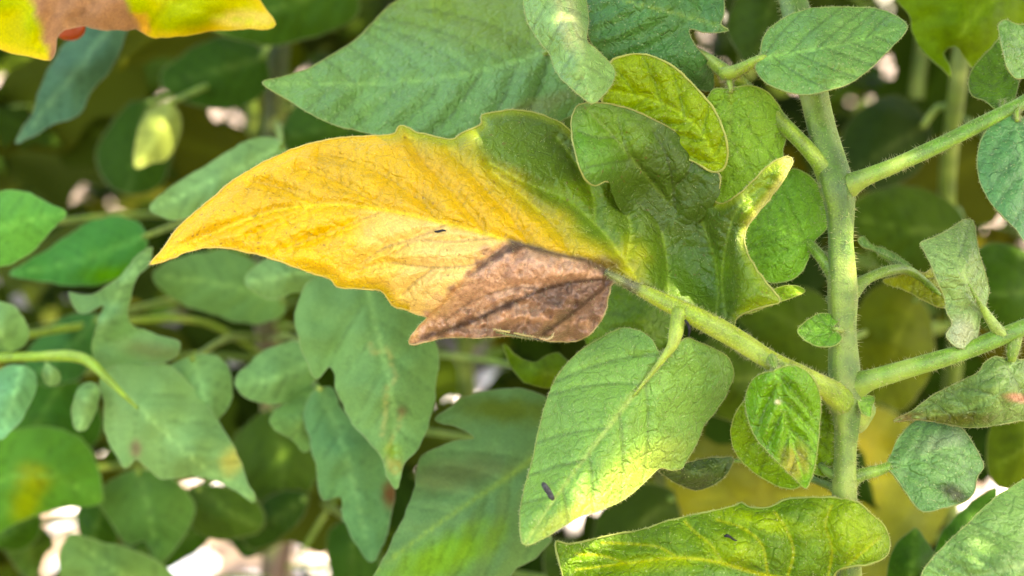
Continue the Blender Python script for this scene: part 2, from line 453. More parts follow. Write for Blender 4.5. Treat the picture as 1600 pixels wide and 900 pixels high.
# ---------------------------------------------------------------- traced leaf blade
def blade(mb, outline, mid, ctl, color, nv=6, res=11, sub=1, quilt=1.1, vw=8.0, blots=(), rim=0.13, hair=300, surf_hair=200,
          seed=1, jag=1.0, veins=None, midc=None, midw=3.0, veinc=None, cfun=None, rimk=.3, wave=0.8, crisp=False, fold=0.0, vang=52, ter=1.0, jagw=14, wrinkle=None, skip=None):
    poly = catmull(outline, True, 5 if res <= 12 else res * 0.5)
    # slightly uneven margin
    nrm = np.roll(poly, -1, 0) - np.roll(poly, 1, 0); nrm = np.c_[nrm[:, 1], -nrm[:, 0]]; nrm /= np.linalg.norm(nrm, axis=1)[:, None] + 1e-9
    jn = np.array([mnoise.fractal((p[0] / jagw + seed, p[1] / jagw, seed), 1, 2, 3) for p in poly])
    poly = poly + nrm * (jn * jag)[:, None]
    V, F = triangulate(poly, res)
    for _ in range(sub): V, F = subdivide(V, F)
    area = 0.5 * ((V[F[:, 1], 0] - V[F[:, 0], 0]) * (V[F[:, 2], 1] - V[F[:, 0], 1]) - (V[F[:, 1], 1] - V[F[:, 0], 1]) * (V[F[:, 2], 0] - V[F[:, 0], 0]))
    F = F[np.abs(area) > 1e-6]; area = area[np.abs(area) > 1e-6]
    F[area > 0] = F[area > 0][:, [0, 2, 1]]
    f = tps(ctl)
    midl = catmull(mid, False, 6)
    if veins is None: veins = auto_veins(poly, mid, nv, vang, seed)
    else: veins = [catmull(v, False, 6) for v in veins]
    tert = tertiary(veins, midl, seed) if ter else []
    def depth(pts):
        z = f(pts)
        dm, pm, sg = pdist(midl, pts)
        ds = np.full(len(pts), 1e9)
        for v in veins:
            lo, hi = v.min(0)[:2] - 45, v.max(0)[:2] + 45
            k = (pts[:, 0] > lo[0]) & (pts[:, 0] < hi[0]) & (pts[:, 1] > lo[1]) & (pts[:, 1] < hi[1])
            if k.any():
                d_, _, _ = pdist(v, pts[k]); ds[k] = np.minimum(ds[k], d_)
        dt = np.full(len(pts), 1e9)
        for v in tert:
            lo, hi = v.min(0) - 14, v.max(0) + 14
            k = np.nonzero((pts[:, 0] > lo[0]) & (pts[:, 0] < hi[0]) & (pts[:, 1] > lo[1]) & (pts[:, 1] < hi[1]))[0]
            if len(k):
                d_, _, _ = pdist(v, pts[k]); dt[k] = np.minimum(dt[k], d_)
        nz = vnoise(pts, 70, seed + 3.1, 2); nz2 = vnoise(pts, 16, seed + 9.7, 2)
        b = 1 - np.exp(-(np.minimum(ds, dm * 1.0) / vw) ** 2)
        de, _, _ = pdist(poly, pts, True)
        b = b * sstep(0, 22, de)
        b = b - ter * .16 * np.exp(-(dt / 3.6) ** 2) * sstep(0, 12, de)
        z = z - quilt * b - quilt * 0.16 * b * nz2 + wave * nz * 2.0 - fold * np.minimum(dm, 80) / 80
        if wrinkle is not None: z = z + wrinkle(pts)
        return z, dm, pm, ds, nz, nz2, de, dt
    z, dm, pm, ds, nz, nz2, de, dt = depth(V)
    W = PN(V, z)
    c = np.tile(np.asarray(color, float), (len(V), 1))
    if cfun is not None: c = cfun(V, nz, nz2, de)
    else: c = c * (1 + 0.16 * nz[:, None] * np.array([1.2, 1.0, 1.0]))
    for (bx, by, rx, ry, ang, bc, soft) in blots:
        ca, sa = math.cos(R(ang)), math.sin(R(ang)); X = V - (bx, by)
        r = np.hypot((X[:, 0] * ca + X[:, 1] * sa) / rx, (-X[:, 0] * sa + X[:, 1] * ca) / ry) + nz2 * 0.22 + nz * 0.15
        m = (1 - sstep(1 - soft, 1 + soft, r))[:, None]; c = c * (1 - m) + np.asarray(bc) * m
    base = np.asarray(color, float)
    mc = np.asarray(midc) if midc is not None else base * 1.45 + np.array([.03, .03, .01])
    wv = midw * (1.15 - 0.75 * pm) if midw else midw
    m = np.exp(-(dm / np.maximum(wv, .6)) ** 2)[:, None] * 0.75
    if cfun is not None: m = m * (1 - sstep(770, 800, V[:, 0]))[:, None]
    c = c * (1 - m) + mc * m
    vc = veinc(V, c) if callable(veinc) else (np.asarray(veinc) if veinc is not None else c * .52)
    m = np.exp(-(dt / 2.6) ** 2)[:, None] * 0.12 * ter; c = c * (1 - m)
    m = np.exp(-((ds - midw * 1.3) / (midw * 0.9)) ** 2)[:, None] * 0.10; c = c * (1 + m)
    m = np.exp(-(ds / max(2.2, midw * 0.56)) ** 2)[:, None] * 0.8; c = c * (1 - m) + vc * m
    mb.add(W, F.tolist(), c, 0)
    # thick pale margin
    if rim:
        zp = depth(poly)[0]; wp = PN(poly, zp); wp = np.vstack([wp, wp[:1]])
        sc = (1 + 0.6 * np.array([mnoise.noise((i * .21 + seed, 1.7, 0)) for i in range(len(wp))]))
        if skip is not None: kk = np.array([0.02 if skip(p) else 1. for p in poly]); sc = sc * np.append(kk, kk[:1])
        rv, rf, rn = tube_geo(wp, rim / 1000 * sc * (1 + zp.mean() / 1000 / D0), 6, 0, 0, False)
        ci = np.array([int(np.argmin((V[:, 0] - p[0]) ** 2 + (V[:, 1] - p[1]) ** 2)) for p in poly]); rc = c[np.append(ci, ci[:1])]
        rc = rc * (1 - rimk) * 1.15 + A(236, 228, 150) * rimk
        mb.add(rv, rf, np.repeat(rc, 6, axis=0), 3)
        if hair:
            i = np.random.randint(0, len(wp) - 1, hair)
            if skip is not None: i = np.array([q for q in i if not skip(poly[q % len(poly)])]); hair = len(i)
            ff = np.random.rand(hair)[:, None]
            pos = wp[i] * (1 - ff) + wp[i + 1] * ff
            o2 = nrm[i % len(nrm)]; s = -1 if area.mean() else 1
            ctr = W.mean(0); dv = o2[:, 0:1] * np.array(RGT) - o2[:, 1:2] * np.array(UPV)
            sgn = 1 if (inside(poly, (poly + nrm * 2))).mean() < 0.5 else -1
            hv, hf = hairs(pos, dv * sgn, 0.00065, jitter=0.45); mb.add(hv, hf, HAIRC, 2)
    if surf_hair:
        i = np.random.randint(0, len(W), surf_hair)
        hv, hf = hairs(W[i], np.tile(-np.array(FWD), (surf_hair, 1)), 0.0007, width=0.00006, jitter=0.9); mb.add(hv, hf, HAIRC, 2)
    return W

def leaf(parent, outline, mid, ctl, color, mat=None, stalk=None, stalkc=None, label=None, name='leaflet', extra=None, **kw):
    mb = MB()
    blade(mb, outline, mid, ctl, color, **kw)
    if extra: extra(mb)
    if stalk: tube_px(mb, stalk, stalkc if stalkc is not None else A(125, 160, 60), 10, hair=160 if kw.get('hair', 300) else 0, ridge=.04)
    q = P(mid[0][0], mid[0][1], float(tps(ctl)(np.array([mid[0][:2]], float))[0]))
    o = mb.build(name, [mat or M_LEAF, M_STEM, M_HAIR, M_RIM], parent, q)
    if label: o['label'] = label
    return o

def stalk_part(parent, path, color, color2=None, hair=500, sides=16, name='leaf_stalk', label=None, extra=None, **kw):
    mb = MB()
    if name == 'leaf_stalk' and parent.name == 'tomato_plant': kw['basec'] = A(104, 136, 50)
    tube_px(mb, path, color, sides, hair, color2=color2, **kw)
    if extra:
        for e in extra: tube_px(mb, e, color, sides, hair // 3, color2=color2, **kw)
    o = mb.build(name, [M_LEAF, M_STEM, M_HAIR], parent, P(*path[0][:3]))
    if label: o['label'] = label
    return o

def PX(wp):
    """world point -> (x, y, depth mm)"""
    v = Vector(wp) - CAM; z = v.dot(FWD)
    return (800 + v.dot(RGT) / z / TANH * 800, 450 - v.dot(UPV) / z / TANH * 800, (z - D0) * 1000)

# ---------------------------------------------------------------- ground
def ground_material():
    m, t, N, L = newmat('pale_dry_soil')
    out = nd(N, 'ShaderNodeOutputMaterial'); tc = nd(N, 'ShaderNodeTexCoord').outputs['Object']
    n1 = nd(N, 'ShaderNodeTexNoise'); n1.inputs['Scale'].default_value = 6; n1.inputs['Detail'].default_value = 8; n1.inputs['Roughness'].default_value = 0.7
    L.new(tc, n1.inputs['Vector'])
    n2 = nd(N, 'ShaderNodeTexNoise'); n2.inputs['Scale'].default_value = 90; n2.inputs['Detail'].default_value = 5
    L.new(tc, n2.inputs['Vector'])
    c = mixc(N, L, mapr(N, L, n1.outputs[0], 0.35, 0.65, 0, 1), (0.07, 0.045, 0.03), (0.16, 0.115, 0.08))
    c = mixc(N, L, mapr(N, L, n2.outputs[0], 0.35, 0.7, 0, 0.5), c, (0.22, 0.17, 0.13))
    bp = nd(N, 'ShaderNodeBump'); bp.inputs['Strength'].default_value = 0.7; bp.inputs['Distance'].default_value = 0.02
    L.new(mathn(N, L, 'ADD', n1.outputs[0], mathn(N, L, 'MULTIPLY', n2.outputs[0], 0.3)), bp.inputs['Height'])
    pr = nd(N, 'ShaderNodeBsdfPrincipled'); L.new(c, pr.inputs['Base Color']); pr.inputs['Roughness'].default_value = 0.95
    L.new(bp.outputs[0], pr.inputs['Normal']); L.new(pr.outputs[0], out.inputs[0])
    return m

def build_ground():
    xs = np.concatenate([[-150, -40, -12], np.linspace(-4, 4, 41), [12, 40, 150]])
    ys = np.concatenate([[-150, -40, -10], np.linspace(-2, 6, 41), [12, 40, 200]])
    V = [(x, y, 0.012 * mnoise.fractal((x * 1.3, y * 1.3, 0.4), 1, 2, 3) if abs(x) < 5 and -3 < y < 7 else 0.0) for y in ys for x in xs]
    n = len(xs); F = [(j * n + i, j * n + i + 1, (j + 1) * n + i + 1, (j + 1) * n + i) for j in range(len(ys) - 1) for i in range(n - 1)]
    o = mesh_obj('ground', V, F, [ground_material()], origin=(0, 0, 0)); tag(o, 'pale dry soil under and behind the tomato plants', kind='structure')
build_ground()

def stone_geo(c, r, rs):
    t = (1 + 5 ** .5) / 2
    b = np.array([(-1, t, 0), (1, t, 0), (-1, -t, 0), (1, -t, 0), (0, -1, t), (0, 1, t), (0, -1, -t), (0, 1, -t), (t, 0, -1), (t, 0, 1), (-t, 0, -1), (-t, 0, 1)]) / 1.9
    f = [(0, 11, 5), (0, 5, 1), (0, 1, 7), (0, 7, 10), (0, 10, 11), (1, 5, 9), (5, 11, 4), (11, 10, 2), (10, 7, 6), (7, 1, 8), (3, 9, 4), (3, 4, 2), (3, 2, 6), (3, 6, 8), (3, 8, 9), (4, 9, 5), (2, 4, 11), (6, 2, 10), (8, 6, 7), (9, 8, 1)]
    b = b * rs.uniform(.75, 1.2, (12, 1)) * np.array([1, rs.uniform(.6, 1), rs.uniform(.4, .7)])
    a = rs.uniform(0, 6.28); ca, sa = math.cos(a), math.sin(a)
    b = b @ np.array([[ca, sa, 0], [-sa, ca, 0], [0, 0, 1]]) * r
    return b + c, f

# ---------------------------------------------------------------- leaf template for the untraced plants behind
def leaf_template(seed, lobes=3, nt_=18, nw_=9):
    rs = random.Random(seed)
    V = []; F = []
    ph = rs.uniform(0, 6); bend = rs.uniform(.15, .5); cup = rs.uniform(-.25, .35); tw = rs.uniform(-.5, .5)
    for i in range(nt_ + 1):
        t = i / nt_
        wd = 0.30 * (math.sin(math.pi * min(1, t ** 0.62)) ** 0.85) * (1 - .25 * t) + .004
        sx = [1 + .22 * math.sin(t * math.pi * 2 * lobes + ph + s * .8) * (t < .85) for s in (0, 1)]
        for j in range(nw_):
            s = (j / (nw_ - 1)) * 2 - 1
            y = s * wd * sx[0 if s < 0 else 1]
            z = -bend * t * t * .55 + cup * y * y * 3 - .06 * abs(s) * math.sin(t * 3) + .018 * math.sin(9 * t + 5 * s + ph) + tw * y * t * .6
            V.append((t + .05 * abs(s) * (.5 - t), y, z))
    for i in range(nt_):
        for j in range(nw_ - 1):
            a = i * nw_ + j; F.append((a, a + 1, a + nw_ + 1, a + nw_))
    V = np.array(V); s = np.abs(np.tile(np.linspace(-1, 1, nw_), nt_ + 1))
    return V, F, s

TEMPL = [leaf_template(s, 2 + s % 3) for s in range(6)]
TEMPL_LOW = [leaf_template(s, 2 + s % 3, 8, 5) for s in range(6)]
def templ_mesh(k, color, name='leaflet'):
    V, F, s = TEMPL[k]; me = bpy.data.meshes.new(name); me.from_pydata(V.tolist(), [], F); me.materials.append(M_FILL)
    me.polygons.foreach_set('use_smooth', np.ones(len(F), bool))
    c = np.asarray(color)[None] * (1 + .35 * np.exp(-(s / .12) ** 2)[:, None]); c = np.hstack([c, np.ones((len(c), 1))])
    a = me.color_attributes.new('Col', 'FLOAT_COLOR', 'POINT'); a.data.foreach_set('color', c.astype(np.float32).ravel())
    return me
FILLCOL = [A(62, 80, 12), A(78, 88, 10), A(52, 76, 20), A(92, 96, 8), A(46, 62, 10), A(62, 86, 24)]
FILLMESH = [templ_mesh(k, FILLCOL[k]) for k in range(6)]

def frame_of(direction, up):
    x = Vector(direction).normalized(); z = (Vector(up) - x * Vector(up).dot(x)).normalized(); y = z.cross(x)
    return Matrix((x, y, z)).transposed()

GAPS = [(92, 815, 14), (315, 892, 24), (495, 795, 15), (505, 885, 14), (440, 875, 12), (20, 458, 12), (722, 555, 12), (100, 275, 8), (1415, 108, 10), (1085, 785, 11), (905, 830, 8), (1545, 335, 14), (1500, 300, 10), (300, 200, 8)]
FARGAPS = GAPS + [(1110, 680, 14), (365, 583, 12), (715, 597, 10), (1515, 165, 12), (360, 98, 10), (460, 80, 9), (20, 120, 12)]
def in_gap(wp, slack=1.0):
    x, y, d = PX(wp)
    return any((x - a) ** 2 + (y - b) ** 2 < (r * slack) ** 2 for a, b, r in GAPS)

GA0 = np.array(GAPS, float); GA1 = np.array(FARGAPS, float)
def any_gap(W, k=1.0, GA=GA0):
    v = W - np.array(CAM); z = np.maximum(v @ np.array(FWD), 1e-3)
    x = 800 + v @ np.array(RGT) / z / TANH * 800; y = 450 - v @ np.array(UPV) / z / TANH * 800
    return bool((np.hypot(x[:, None] - GA[:, 0], y[:, None] - GA[:, 1]) < GA[:, 2] * k).any())

SPOT = np.array(P(245, 215, 188))
def rand_plant(base, height, nst, rs, label, spread=0.17, zlo=0.08, size=0.075, group=None, lean=(0, 0)):
    root = empty('tomato_plant', base); tag(root, label, 'plant', group)
    path = []; rad = []
    for i in range(24):
        t = i / 23; path.append(Vector(base) + Vector((lean[0] * t + .012 * math.sin(5 * t + base[0] * 9), lean[1] * t + .012 * math.cos(4 * t), height * t - .02 * (i == 0)))); rad.append(.006 * (1 - .6 * t))
    V, F, _ = tube_geo(np.array([tuple(p) for p in path]), rad, 10, .05, base[0])
    mesh_obj('stem', V, F, [M_STEM], root, base, colr=np.tile(np.append(A(95, 120, 45), 1), (len(V), 1)))
    for k in range(nst):
        t = (zlo + (height - zlo) * (k + rs.random() * .8) / nst) / height; t = min(t, .97)
        p0 = path[int(t * 23)]; az = k * 2.4 + rs.uniform(-.5, .5); L = spread * rs.uniform(.75, 1.25) * (1.1 - .4 * t)
        hd = Vector((math.cos(az), math.sin(az), 0)); pts = []
        for i in range(9):
            s = i / 8; pts.append(p0 + hd * L * s + Vector((0, 0, L * (.45 * s - .6 * s * s))))
        V, F, _ = tube_geo(np.array([tuple(p) for p in pts]), np.linspace(.0022, .0009, 9), 7, 0, 0)
        st = mesh_obj('leaf_stalk', V, F, [M_STEM], root, p0, colr=np.tile(np.append(A(110, 140, 50), 1), (len(V), 1)))
        side = hd.cross(Vector((0, 0, 1)))
        for (s, sg, sc) in ((1, 0, 1.15), (.78, 1, .9), (.74, -1, .95), (.5, 1, .85), (.47, -1, .8), (.27, 1, .5), (.25, -1, .5)):
            q = pts[int(s * 8)]; dirv = (hd * (1 if sg == 0 else .45) + side * sg + Vector((0, 0, rs.uniform(-.75, .05))))
            ln = size * sc * rs.uniform(.8, 1.2)
            ctr = q + dirv.normalized() * ln * .5
            if ctr.y < 0.36 and abs(ctr.x) < .3: continue
            up = Vector((rs.uniform(-.7, .7), rs.uniform(-1.6, -.5), rs.uniform(.2, 1))); M3 = frame_of(dirv, up); kk = rs.randrange(6)
            W = TEMPL[kk][0][::3] @ np.array(M3).T * ln + np.array(q)
            if any_gap(W) or W[:, 1].min() < .36: continue
            if (np.linalg.norm(np.cross(W - SPOT, np.array(SUN)), axis=1) < .016).any() and (W - SPOT).mean(0) @ np.array(SUN) > 0: continue
            o = bpy.data.objects.new('leaflet', FILLMESH[kk])
            o.matrix_local = Matrix.Identity(4)
            o.rotation_euler = M3.to_euler(); o.scale = (ln,) * 3
            place(o, q, st)
    return root

# ================================================================ the main tomato plant
GS = A(78, 114, 40); GS2 = A(112, 142, 56)     # stem greens
base_xy = P(1325, 900, 2)
MAIN_BASE = Vector((base_xy.x + .01, base_xy.y + .03, 0.0))
main = empty('tomato_plant', MAIN_BASE)
tag(main, 'leafy green tomato plant in sharp focus with one leaflet turned yellow and brown', 'plant')
low = PX(MAIN_BASE + Vector((0, 0, -.01))); midl_ = PX(MAIN_BASE + Vector((-.004, -.012, .25)))
top = PX(P(1225, -40, 22) + Vector((-.03, .06, .25)))
stem_path = [(top[0], top[1], top[2], 30), (1180, -420, 60, 36), (1212, -120, 32, 42), (1238, 0, 22, 44), (1262, 110, 14, 46), (1280, 190, 8, 44), (1298, 260, 5, 48), (1308, 298, 3, 50), (1312, 335, 3, 42),
             (1313, 380, 3, 38), (1316, 460, 3, 46), (1316, 520, 3, 42), (1320, 600, 3, 50), (1323, 650, 3, 42), (1321, 700, 3, 34), (1319, 760, 3, 38), (1321, 830, 3, 36), (1326, 905, 3, 38),
             (midl_[0], midl_[1], midl_[2], 50), (low[0], low[1], low[2], 60)]
stalk_part(main, stem_path, GS, GS2, hair=9000, sides=30, name='stem', ridge=.085, hl=.0013, seed=.6, step=8)

def C4(pts): return pts

# ---- leaf stalks
s1 = stalk_part(main, [(1316, 306, 6, 54), (1300, 280, 4.5, 44), (1282, 255, 4, 30), (1256, 226, 5, 24), (1230, 200, 8, 24), (1190, 160, 12, 22), (1155, 128, 9, 22), (1128, 108, 9, 22), (1100, 88, 14, 16), (1040, 60, 20, 12), (960, 30, 22, 10), (900, 10, 24, 9), (870, 70, 30, 8), (850, 85, 33, 7)], A(128, 160, 55), A(160, 180, 80), hair=900)
s2 = stalk_part(main, [(1298, 310, 6, 56), (1320, 295, 3.5, 44), (1346, 280, 0, 30), (1400, 258, -2, 24), (1470, 226, -1, 24), (1550, 185, 0, 22), (1600, 160, 3, 22), (1680, 110, 10, 20), (1800, 60, 25, 14)], A(98, 145, 58), A(122, 160, 60), hair=800)
s3 = stalk_part(main, [(1308, 478, 6, 44), (1326, 460, 4, 32), (1352, 438, 6, 18), (1385, 424, 10, 16), (1415, 421, 14, 15), (1438, 434, 16, 12), (1462, 455, 16, 9), (1474, 470, 16, 6)], A(125, 160, 55), hair=250, extra=[[(1415, 421, 14, 12), (1395, 408, 15, 8), (1372, 396, 17, 6)]])
s4 = stalk_part(main, [(1322, 468, 6, 42), (1310, 440, 4.5, 30), (1288, 408, 5, 20), (1268, 385, 8, 16), (1258, 375, 9, 10)], A(118, 158, 52), hair=250)
s5 = stalk_part(main, [(1336, 648, 7, 66), (1320, 631, 3.5, 52), (1298, 613, -.5, 40), (1275, 600, -3, 35), (1250, 588, -4, 34), (1200, 562, -4, 31), (1150, 530, -3, 32), (1100, 502, -2, 32), (1050, 478, -1, 27), (1010, 458, 0, 21), (985, 446, 0, 16), (962, 434, 0, 12), (945, 424, -.2, 7)],
                A(138, 165, 52), A(165, 180, 70), hair=1800, sides=22, seed=2.0, ridge=.07, tipc=(A(48, 38, 34), .855, .885),
                label='pale green hairy leaf stalk, blackened where it meets the brown blade')
s6 = stalk_part(main, [(1308, 618, 6, 62), (1332, 604, 3.5, 48), (1362, 593, 0, 33), (1440, 570, -2, 28), (1500, 552, -1, 27), (1560, 528, 0, 27), (1600, 512, 1, 26), (1700, 470, 8, 22), (1850, 420, 22, 14)], A(95, 142, 52), A(122, 160, 62), hair=900, label='thick green leaf stalk reaching out from a pale swollen joint')
s7 = stalk_part(main, [(1312, 770, 6, 38), (1328, 751, 4, 30), (1345, 742, 3, 20), (1370, 736, 3, 18), (1392, 728, 3, 14)], A(118, 160, 62), hair=250, extra=[[(1324, 765, 4, 18), (1312, 748, 3, 18), (1292, 736, 5, 14), (1282, 726, 7, 10)], [(1318, 768, 6, 12), (1250, 742, 16, 10), (1180, 722, 14, 8), (1138, 720, 11, 6)]])
s8 = stalk_part(main, [(1330, 990, 3, 30), (1318, 965, -2, 26), (1305, 935, -5, 22), (1285, 905, -6, 14)], A(120, 160, 60), hair=200, extra=None)
s9 = stalk_part(main, [(1336, 1100, 8, 30), (1400, 1050, -4, 24), (1520, 970, -12, 20), (1640, 880, -12, 14)], A(120, 160, 60), hair=200)
s10 = stalk_part(main, [(1322, 520, 3, 14), (1312, 516, 0, 10), (1302, 514, -2, 7)], A(120, 160, 60), hair=60)

# ---- the blighted leaflet
MIDH = [(1060, 482), (1000, 453), (955, 428), (915, 406), (880, 400), (845, 391), (800, 378), (740, 360), (680, 345), (600, 328), (520, 320), (450, 326), (380, 345), (300, 380), (238, 411)]
YB = [(540, 120), (600, 180), (640, 205), (700, 232), (765, 280), (820, 318), (858, 352), (888, 380), (930, 408), (962, 434), (1000, 480)]
BB = [(815, 360), (790, 378), (755, 405), (722, 440), (690, 475), (668, 497), (640, 520)]
def hero_color(V, nz, nz2, de):
    dm, pm, sm = pdist(MIDH, V); dy, _, sy = pdist(YB, V); db, _, sb = pdist(BB, V)
    up = sm * dm                       # >0 on the upper side (the midrib runs right to left)
    g = -sy * dy + nz * 16
    br = -sb * db + nz2 * 13 + nz * 10            # >0 on the brown side
    x, y = V[:, 0], V[:, 1]
    below = sstep(-4, 8, -up)
    c = A(218, 178, 8) * np.ones((len(V), 1))
    def over(m, cc):
        nonlocal c
        m = np.clip(m, 0, 1)[:, None]; c = c * (1 - m) + np.asarray(cc) * m
    over(sstep(-.5, .5, nz) * .55, A(200, 160, 5))
    over((1 - sstep(0, 30, de)) * .35, A(240, 200, 70))
    over(below * sstep(300, 420, x) * (.45 + .4 * nz2), A(242, 198, 80))
    over(below * sstep(520, 700, x + nz * 60) * .85, A(246, 210, 142))
    over((1 - sstep(0, 14, np.abs(de - 3))) * sstep(380, 520, x) * (up < 0) * (x < 640), A(205, 175, 20))
    over(sstep(-34, 10, g) * .75, A(178, 168, 14)); over(sstep(-6, 46, g), A(100, 128, 8)); over(sstep(50, 150, g) * .8, A(74, 98, 4))
    # bright chlorotic streak beside the lower end of the border, cooler green near the stalk
    e = np.hypot((x - 985) / 36, (y - 402) / 36); over((1 - sstep(.3, 1.2, e + nz2 * .2)) * .75, A(172, 176, 14))
    e = np.hypot((x - 905) / 60, (y - 300) / 28); over((1 - sstep(.3, 1.2, e)) * .5, A(136, 165, 60))
    e = np.hypot((x - 1085) / 70, (y - 430) / 60); over((1 - sstep(.3, 1.3, e)) * .6, A(82, 120, 34))
    over(sstep(1142, 1178, x) * .7, A(130, 158, 30))
    # yellow-green margins of the upper lobes
    over((1 - sstep(2, 14, de)) * (g > 0) * .6, A(150, 165, 30))
    over((1 - sstep(2, 22, de)) * ((g > -40) & (g < 60) & (y < 240)) * .6, A(150, 160, 20))
    over((1 - sstep(2, 13, de)) * sstep(1150, 1175, x) * (1 - sstep(360, 400, y)) * sstep(-10, 10, x - 1238 + (y - 245) * .55 + 16) * .6, A(222, 216, 140))  # sun highlight painted cream on the rolled margin's pale underside
    fz = vnoise(V, 6, 8.8, 3)
    # brown dead half
    bm = below * sstep(-20, 12, br) * (1 - sstep(958, 975, x))
    over(bm, AR(226, 174, 134)); over(bm * sstep(-.1, .5, fz) * .5, AR(158, 116, 90)); over(bm * sstep(.1, .6, -fz) * .4, AR(222, 180, 146)); over(bm * sstep(.0, .5, nz2 + .25 * nz) * .6, AR(180, 132, 104))
    over(bm * (1 - sstep(.5, 1.15, np.hypot((x - 895) / 75, (y - 470) / 38) + nz2 * .35)) * .85, AR(124, 94, 78))
    over(bm * (1 - sstep(.5, 1.15, np.hypot((x - 835) / 120, (y - 520) / 17) + nz2 * .4)) * .7, AR(136, 102, 82))
    for ln in ([(955, 436), (905, 440), (850, 452), (790, 478), (730, 505), (660, 528)], [(950, 444), (915, 472), (880, 500), (850, 522)], [(800, 388), (745, 420), (700, 452)]):
        d_, _, _ = pdist(ln, V); over(bm * np.exp(-(d_ / (5.5 + 5 * nz2)) ** 2) * .85, AR(84, 60, 50))
    over(below * np.exp(-(db / 3.5) ** 2) * .5, A(200, 140, 85))
    # blackened midrib and smears
    k = sstep(785, 800, x) * (1 - sstep(1003, 1008, x)); over(k * np.exp(-(dm / (5.5 + 3 * nz2)) ** 2) * .9, A(66, 50, 42))
    over((1 - sstep(.5, 1.2, np.hypot((x - 803) / 17, (y - 388) / 9) + nz2 * .3)) * .85, A(78, 60, 52))
    over((1 - sstep(.3, 1.2, np.hypot((x - 945) / 42, (y - 412) / 14) + nz2 * .3)) * .75, A(92, 66, 34))
    return c
def hero_veinc(V, c):
    x, y = V[:, 0], V[:, 1]; lum = c[:, 0:1] / (c[:, 1:2] + 1e-6)
    return np.where((lum > 1.35) & (c[:, 2:3] > .035), c * .5, np.where(lum > 1.25, c * .8, c * 1.25 + np.array([.05, .06, .012])))
HERO = [(234, 413), (252, 392), (275, 360), (300, 335), (330, 311), (360, 285), (400, 260), (440, 240), (480, 226), (520, 217), (560, 213), (600, 211), (617, 208), (624, 197), (632, 197), (650, 206), (680, 213), (706, 217), (722, 208), (737, 202),
        (752, 192), (752, 180), (770, 176), (800, 171), (830, 175), (860, 184), (885, 198), (900, 214), (930, 232), (980, 240), (1040, 245), (1090, 258), (1122, 275), (1124, 298), (1117, 314), (1130, 317), (1150, 306), (1172, 288), (1190, 268), (1210, 252), (1230, 244),
        (1238, 252), (1222, 284), (1203, 310), (1186, 330), (1170, 352), (1163, 372), (1168, 395), (1182, 420), (1200, 444), (1219, 470), (1198, 478), (1168, 488), (1152, 496), (1146, 512), (1138, 526), (1110, 512), (1080, 494), (1045, 477), (1010, 461), (985, 450), (962, 442),
        (954, 448), (950, 468), (946, 486), (936, 505), (922, 522), (902, 532), (875, 534), (845, 531), (815, 527), (785, 525), (755, 528), (715, 527), (690, 528), (668, 534), (640, 537), (646, 520), (658, 506), (667, 496), (650, 490), (632, 484), (612, 476), (604, 464), (595, 454), (560, 451), (526, 448), (516, 436),
        (480, 425), (440, 409), (410, 400), (380, 393), (350, 387), (325, 387), (295, 393), (262, 406)]
HCTL = [(234, 413, -16), (300, 350, -11), (420, 250, -2), (420, 330, -8), (420, 400, -10), (560, 213, 6), (560, 320, -5), (560, 400, -7), (560, 450, -4), (630, 198, 9), (700, 280, 2), (700, 350, -3), (700, 440, -3), (760, 190, 12), (800, 250, 7), (800, 380, -1), (720, 500, 4), (800, 470, -3), (800, 525, 3),
        (640, 537, 8), (900, 405, -1), (900, 450, -3), (900, 530, 5), (950, 470, 2), (860, 190, 14), (900, 300, 9), (1000, 453, 1), (1000, 380, 8), (1020, 280, 12), (1090, 270, 8), (1060, 400, 13), (1080, 490, 3), (1110, 450, 11), (1120, 310, 6), (1140, 510, 1), (1150, 380, 1), (1160, 330, -2), (1165, 400, -2), (1205, 280, -4), (1232, 250, -3),
        (1198, 310, 0), (1174, 352, 1), (1215, 468, -8), (1180, 450, -5), (1150, 450, 0)]
HVEINS = [[(690, 347), (640, 300), (560, 255), (500, 240)], [(760, 365), (715, 310), (660, 250), (640, 215)], [(830, 388), (800, 340), (745, 280), (700, 235)], [(895, 402), (870, 360), (820, 310), (770, 270)], [(600, 328), (540, 290), (470, 262)], [(500, 321), (440, 295), (390, 282)],
          [(1002, 450), (975, 405), (930, 350), (880, 310), (820, 285), (765, 255)], [(1045, 476), (1042, 410), (1028, 340), (1000, 290), (970, 250), (945, 215)], [(1118, 506), (1121, 430), (1098, 350), (1068, 300), (1050, 260)], [(1136, 515), (1128, 430), (1142, 350), (1158, 320), (1200, 280)], [(930, 350), (925, 300), (890, 240), (870, 215)], [(980, 405), (985, 350), (960, 300)],
          [(600, 329), (545, 352), (490, 372), (440, 392)], [(700, 350), (650, 372), (600, 388), (560, 415)], [(775, 372), (700, 378), (650, 376), (620, 395)], [(790, 385), (745, 412), (680, 418), (600, 410), (550, 425)], [(680, 418), (650, 440), (630, 460)], [(500, 321), (450, 345), (390, 370)],
          [(952, 436), (905, 440), (850, 452), (790, 478), (730, 505), (665, 528)], [(950, 444), (915, 472), (880, 500), (850, 522)], [(850, 452), (800, 450), (740, 470), (690, 505)]]
LOBE = [(903, 164), (930, 160), (970, 166), (1010, 181), (1050, 202), (1082, 226), (1098, 246), (1108, 263), (1124, 272), (1126, 296), (1116, 318), (1092, 346), (1050, 362), (1008, 352), (972, 332), (958, 306), (950, 284), (930, 290), (914, 280), (902, 252), (894, 215), (893, 185)]
_hz = tps(HCTL)
